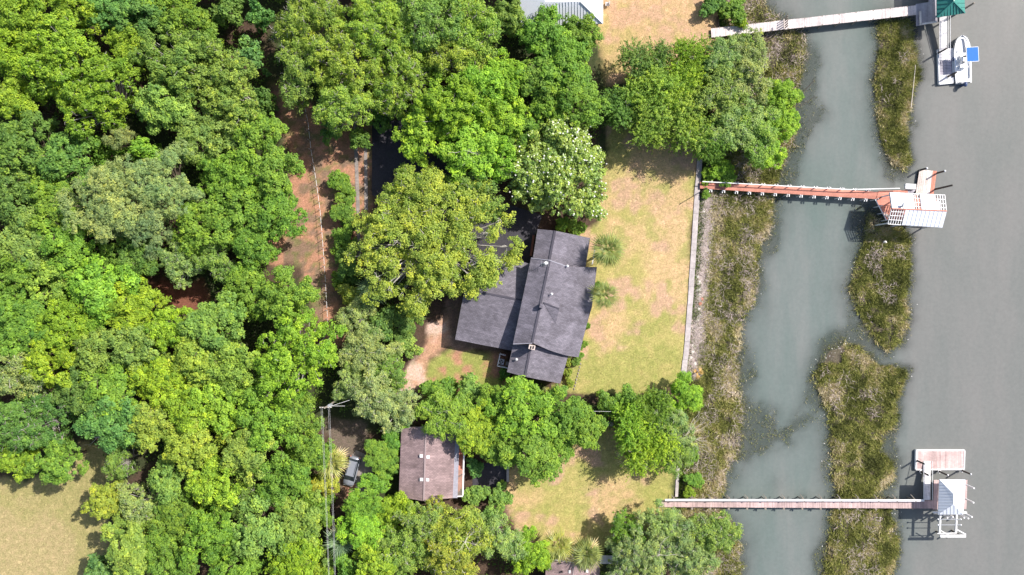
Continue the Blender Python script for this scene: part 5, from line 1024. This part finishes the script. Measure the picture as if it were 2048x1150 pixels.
for a, b_ in (('sw', 'a'), ('se', 'a'), ('a', 'b')): MB().beam(up(P(*R_[a]), .1), up(P(*R_[b_]), .1), .2, .08).build('hip_cap', M['metalgreen'], PV)
deck(PV, [(1876, 32), (1926, 24), (1924, -58), (1876, -55)], M['deckgrey'], za, .14)
for px, py in ((1879, 29), (1922, 22), (1879, -50), (1922, -52)): x, y, _ = P(px, py, za); MB().box(x - .1, y - .1, -2.6, x + .1, y + .1, 3.55).build('post', M['timber'], PV)
gangway(1879, 1893.5, 30, 121, za + .1, zf + .1, 'white gangway down from the green pavilion to the boat float', (1896, 1900.5))
F3 = empty('floating_dock', (*P(1893, 135)[:2], WATER), 0, 'white and grey floating dock alongside the moored boat', 'floating dock')
for i in range(12):
    a = 98 + 68.5 * i / 12; b_ = 98 + 68.5 * (i + .94) / 12; MB().prism([P(1877.5 + (a - 98) * .03, a, zf), P(1904.5 + (a - 98) * .03, a - 1.5, zf), P(1904.5 + (b_ - 98) * .03, b_ - 1.5, zf), P(1877.5 + (b_ - 98) * .03, b_, zf)], .07).build('plank', M['deckgrey'] if 3 < i < 9 else M['whitewood'], F3)
for a, b_ in (((1877, 98), (1879.3, 168)), ((1905.2, 96), (1907, 165)), ((1879, 168), (1907, 165))): MB().beam(P(*a, zf + .05), P(*b_, zf + .05), .2, .4).build('edge_board', M['white'], F3)
MB().prism([P(1880, 101, zf - .08), P(1903, 99, zf - .08), P(1905, 163, zf - .08), P(1881, 165, zf - .08)], .5).build('float', M['black'], F3)
for (px, py, lab) in ((1873, 108, 'dark mooring pile with white guide ring left of the boat float'), (1892, 155, 'dark mooring pile rising through the lower part of the boat float')):
    x, y, _ = P(px, py, WATER); e_ = empty('mooring_pile', (x, y, WATER), 0, lab, 'piling', 'mooring piles'); MB().tube((x, y, -2.8), (x, y, 1.5), .15, .13, 10).build('shaft', M['piling'], e_); g_ = MB()
    for k_ in range(12):
        a, b_ = k_ * math.pi / 6, (k_ + 1) * math.pi / 6; g_.tube((x + .26 * math.cos(a), y + .26 * math.sin(a), zf + .1), (x + .26 * math.cos(b_), y + .26 * math.sin(b_), zf + .1), .05, .05, 4)
    g_.build('guide_ring', M['white'], e_)

# ------------------------------------------------------------------ boat (local frame: +Y bow)
x, y, _ = P(1921.5, 120, WATER + .3)
BT = empty('motorboat', (x, y, WATER), math.radians(3), 'white open motorboat with blue canopy and outboard beside the float', 'boat')
Lb = 7.6; BT.scale = (1.13, 1, 1)
def half(t):   # half beam at t 0 stern .. 1 bow
    return 1.2 * (1 if t < .55 else math.sqrt(max(0, 1 - ((t - .55) / .45) ** 2.3))) * (.93 + .07 * min(1, t * 4))
secs = [i / 16 for i in range(17)]
def loft(prof, name, mat, smooth=True):
    """prof(t)-> list of (x,z) from port to starboard"""
    mb = MB(); P0 = [[(px_, -Lb / 2 + Lb * t, z_) for px_, z_ in prof(t)] for t in secs]; m_ = len(P0[0])
    vs = [v for r in P0 for v in r]; fs = [(i * m_ + j, i * m_ + j + 1, (i + 1) * m_ + j + 1, (i + 1) * m_ + j) for i in range(len(secs) - 1) for j in range(m_ - 1)]
    fs.append(tuple(range(m_))); mb.add(vs, fs); return mb.build(name, mat, BT, smooth=smooth, local=True)
def hullp(t):
    h = max(.02, half(t)); sh_ = .75 + .25 * t * t; return [(-h, sh_), (-h * .92, .25), (-h * .5, -.1), (0, -.35 + .3 * t ** 3), (h * .5, -.1), (h * .92, .25), (h, sh_)]
loft(hullp, 'hull', M['gel'])
loft(lambda t: [(-max(.02, half(t)), .752 + .25 * t * t), (-max(.015, half(t) - .2), .78 + .25 * t * t), (-max(.01, half(t) - .24), .45 + .3 * t * t), (max(.01, half(t) - .24), .45 + .3 * t * t), (max(.015, half(t) - .2), .78 + .25 * t * t), (max(.02, half(t)), .752 + .25 * t * t)], 'deck_liner', M['gel'], False)
# bow bench, console, seat, top, motor
mb = MB()
pts = [(s_ * (half(t) - .25), -Lb / 2 + Lb * t, .95) for s_, ts in ((-1, (.66, .74, .82, .9, .95)), (1, (.95, .9, .82, .74, .66))) for t in ts]
inn = [(p[0] * .45, p[1] - .25 if i in (4, 5) else p[1], p[2]) for i, p in enumerate(pts)]
for i in range(len(pts) - 1): mb.prism([pts[i], pts[i + 1], inn[i + 1], inn[i]], .3)
mb.build('bow_seat', M['gelgrey'], BT, local=True)
mb = MB(); mb.box(-.42, -.55, .44, .42, .25, 1.35); mb.box(-.36, .25, .44, .36, .62, .95); mb.build('console', M['gel'], BT, local=True)
MB().prism([(-.4, .3, 1.75), (.4, .3, 1.75), (.42, .1, 1.36), (-.42, .1, 1.36)][::1], .03).build('windshield', M['glass'], BT, local=True)
m_ = MB(); m_.tube((-.12, -.56, 1.2), (-.12, -.66, 1.22), .17, .17, 10); m_.build('steering_wheel', M['black'], BT, local=True)
mb = MB(); mb.box(-.45, -1.45, .44, .45, -.95, .95); mb.box(-.45, -1.5, .95, .45, -1.42, 1.3); mb.build('helm_seat', M['gel'], BT, local=True)
T = MB(); T.box(-.72, -1.1, 2.95, .88, 1.1, 3.02); 
top = T.build('canopy', M['blue'], BT, local=True)
fr = MB()
for a, b_ in (((-.75, -1.13), (.91, -1.13)), ((.91, -1.13), (.91, 1.13)), ((.91, 1.13), (-.75, 1.13)), ((-.75, 1.13), (-.75, -1.13))): fr.tube((*a, 2.98), (*b_, 2.98), .05, .05, 6)
for sx in (-.5, .5): fr.tube((sx, -.5, .5), (sx, -.7, 2.95), .03, .03, 6); fr.tube((sx, .3, .5), (sx, .7, 2.95), .03, .03, 6)
fr.build('canopy_frame', M['white'], BT, local=True)
MB().box(-.95, -Lb / 2 + .1, .44, .95, -Lb / 2 + .55, .85).build('stern_seat', M['gel'], BT, local=True)
mt = MB(); mt.blob((0, -Lb / 2 - .35, 1.1), (.26, .42, .32), 3, 12, 8, 0); mo = mt.build('outboard_motor', M['navy'], BT, smooth=True, local=True)
mt = MB(); mt.box(-.09, -Lb / 2 - .5, -.4, .09, -Lb / 2 - .2, .85); mt.build('outboard_leg', M['navy'], BT, local=True)
mt = MB(); mt.box(-.35, -Lb / 2 - .12, .5, .35, -Lb / 2 + .02, .8); mt.build('motor_bracket', M['gelgrey'], BT, local=True)
rl = MB()
for i in range(10, 16):
    for s_ in (-1, 1): t, t2 = i / 16, (i + 1) / 16; rl.tube((s_ * (half(t) - .08), -Lb / 2 + Lb * t, 1.15), (s_ * (half(min(t2, .985)) - .08), -Lb / 2 + Lb * min(t2, .985), 1.2), .025, .025, 5)
rl.build('bow_rail', M['galv'], BT, local=True)
for k_, py in enumerate((118, 150)): tag(MB().tube(P(1906.3, py - 4, WATER + .62), P(1906.5, py + 4, WATER + .62), .11, .11, 8).build('boat_fender', M['navy' if k_ == 0 else 'rubber']), ['blue boat fender between the boat and the float', 'dark boat fender between the boat stern and the float'][k_], 'fender')

# ------------------------------------------------------------------ car (local +Y = front)
x, y, _ = P(705.5, 940)
CR = empty('parked_car', (x, y, .05), math.pi - math.radians(-10) * -1 + 0, 'silver-grey van-like car parked between the yellowed palm and green tree', 'car')
CR.rotation_euler.z = math.atan2(-(968 - 912), (697 - 712)) - math.pi / 2
prof = [(-2.38, .55, .80), (-2.36, .95, .86), (-2.2, 1.08, .90), (-1.7, 1.1, .93), (1.0, 1.02, .94), (1.35, 1.0, .93), (2.0, .88, .88), (2.3, .75, .74), (2.42, .5, .62)]
ms_ = MB(); vs = []; 
for (yy, zz_, hw) in prof: vs += [(-hw * .96, yy, .28), (-hw, yy, .55), (-hw, yy, zz_ * .8), (-hw * .9, yy, zz_), (0, yy, zz_ + .05), (hw * .9, yy, zz_), (hw, yy, zz_ * .8), (hw, yy, .55), (hw * .96, yy, .28)]
fs = [(i * 9 + j, (i + 1) * 9 + j, (i + 1) * 9 + j + 1, i * 9 + j + 1) for i in range(len(prof) - 1) for j in range(8)]; fs += [tuple(range(9)), tuple(range(len(prof) * 9 - 1, len(prof) * 9 - 10, -1))]
body = ms_.add(vs, fs).build('body', M['carpaint'], CR, smooth=True, local=True)
def ring(yy, hw, z_): return [(-hw, yy, z_), (hw, yy, z_)]
g_ = MB(); # glasshouse: bottom ring to roof ring
bot = [(-.84, -2.15, 1.0), (.84, -2.15, 1.0), (.84, 1.45, .98), (-.84, 1.45, .98)]; tp = [(-.66, -1.85, 1.62), (.66, -1.85, 1.62), (.66, .55, 1.62), (-.66, .55, 1.62)]
g_.add(bot + tp, [(0, 1, 5, 4), (1, 2, 6, 5), (2, 3, 7, 6), (3, 0, 4, 7), (4, 5, 6, 7)]).build('windows', M['glass'], CR, local=True)
g_ = MB(); g_.prism([(-.67, -1.88, 1.66), (.67, -1.88, 1.66), (.68, .5, 1.66), (-.68, .5, 1.66)], .06); rf = g_.build('roof_panel', M['carpaint'], CR, local=True)
for s_ in (-.58, .58): MB().box(s_ - .025, -1.7, 1.66, s_ + .025, .3, 1.71).build('roof_rail', M['black'], rf, local=True)
for s_ in (-1, 1):
    for yy in (-1.45, 1.5):
        wv_ = MB().tube((s_ * .76, yy, .28), (s_ * .96, yy, .28), .34, .34, 16).build('wheel', M['rubber'], CR, local=True); MB().tube((s_ * .95, yy, .28), (s_ * .975, yy, .28), .2, .2, 10).build('rim', M['galv'], wv_, local=True)
    MB().box(s_ * .55 - .17, 2.22, .52, s_ * .55 + .17, 2.36, .7).build('headlight', M['lampglass'], CR, local=True); MB().box(s_ * .72 - .1, -2.42, .7, s_ * .72 + .1, -2.33, 1.0).build('tail_light', M['stonered'], CR, local=True)
    MB().blob((s_ * 1.03, .95, 1.02), (.12, .08, .09), 1, 8, 5, 0).build('side_mirror', M['carpaint'], CR, local=True)

# ------------------------------------------------------------------ pole, wires, fences, small things
x, y, _ = P(649, 816, 10)
UP = empty('utility_pole', (x, y, 0), 0, 'tall timber utility pole with crossarm and transformer rising from the woods', 'utility pole')
MB().tube((x, y, -.3), (x, y, 10), .17, .12, 10).build('shaft', M['timber'], UP); MB().box(x - .9, y - .06, 9.3, x + .9, y + .06, 9.45).build('crossarm', M['timber'], UP)
MB().tube((x + .35, y + .1, 7.8), (x + .35, y + .1, 8.8), .25, .25, 12).build('transformer', M['galv'], UP)
for d in (-.8, -.4, .4, .8): MB().tube((x + d, y, 9.45), (x + d, y, 9.65), .06, .04, 6).build('insulator', M['white'], UP)
def wire(p, q, sag, r, name='power_line', label=None, cat='cable'):
    m_ = MB(); p = Vector(p); q = Vector(q); n_ = 10; pts = [p.lerp(q, i / n_) - Vector((0, 0, sag * 4 * (i / n_) * (1 - i / n_))) for i in range(n_ + 1)]
    for a, b_ in zip(pts, pts[1:]): m_.tube(a, b_, r, r, 4)
    return tag(m_.build(name, M['white']), label, cat, 'overhead cables')
for k_, (d, qx) in enumerate(((-.62, 655.5), (-.42, 657), (.45, 667), (.65, 669))): wire((x + d, y, 9.65), P(qx + 3.5, 1210, 9.4), .25, .009, label=['leftmost', 'second from left', 'second from right', 'rightmost'][k_] + ' overhead power line running down from the utility pole')
wire(P(1130, 822, 5.0), P(1260, 824, 4.6), .15, .02, label='single pale cable crossing the gap between the trees below the house')
for k_, q in enumerate([((x + .4, y, 9), P(700, 800, 7.5)), ((x + .1, y, 8.5), P(690, 812, 7.0))]): wire(*q, .1, .02, label=['upper', 'lower'][k_] + ' short service cable leaving the utility pole to the right')
# wire fence with pale top rail
FP = [(606, 195), (616, 245), (622, 300), (632, 360), (640, 420), (645, 480), (650, 550), (654, 620), (657, 672)]
FE = empty('wire_fence', (*P(632, 400)[:2], 0), 0, 'thin pale wire fence running down through the dirt clearing', 'fence')
for a, b_ in zip(FP, FP[1:]):
    n_ = max(1, round(math.hypot(b_[0] - a[0], b_[1] - a[1]) / 16))
    for i in range(n_):
        p, q = lerp(a, b_, i / n_), lerp(a, b_, (i + .78) / n_); MB().tube(P(*p, 1.3), P(*q, 1.3), .03, .03, 5).build('rail', M['white'], FE); xx, yy, _ = P(*p, 0); MB().tube((xx, yy, 0), (xx, yy, 1.34), .04, .04, 6).build('post', M['galv'], FE)
x, y, _ = P(1400, 384, 0); LP = empty('lamp_post', (x, y, 0), 0, 'slim dark post with small lantern where the salmon boardwalk meets the seawall', 'lamp post')
MB().tube((x, y, -.5), (x, y, 3.7), .08, .06, 8).build('shaft', M['piling'], LP); MB().tube((x, y, 3.7), (x, y, 3.95), .12, .09, 8).build('lantern', M['black'], LP)
tag(MB().tube(P(1478, 345, -.5), P(1500, 372, -.55), .1, .06, 6).build('driftwood_log', M['piling']), 'dark driftwood branch on the marsh just above the salmon boardwalk', 'log')
tag(MB().tube(P(1598, 192, WATER + .02), P(1630, 160, WATER + .05), .06, .04, 6).build('driftwood_log', M['piling']), 'upper dark stick in the shallows right of the lime-green shoreline tree', 'log')
tag(MB().tube(P(1600, 212, WATER + .02), P(1630, 193, WATER + .05), .05, .03, 6).build('driftwood_log', M['piling']), 'lower dark stick in the shallows right of the lime-green shoreline tree', 'log')
tag(MB().tube(P(1822, 215, -.78), P(1831, 130, -.72), .09, .06, 6).build('driftwood_log', M['deadwood']), 'long pale reed stalk lying on the top marsh island', 'log')
BE = empty('flower_bed_edging', (*P(1152, 755)[:2], 0), 0, 'grey stone edging of the flower bed at the lower right house corner', 'edging')
for i in range(9): q = lerp((1161, 728), (1148, 778), i / 8); MB().blob(P(*q, .05), (.13, .2, .1), i, 7, 4, .2).build('stone', M['timber'], BE)
import collections
print('TRIS', sum(sum(max(1, len(p.vertices) - 2) for p in m.polygons) if len(m.polygons) < 3000 else len(m.loops) - 2 * len(m.polygons) for m in D.meshes))
print('SCENE OK objects', len(D.objects), 'tris approx', sum(len(m.polygons) for m in D.meshes))
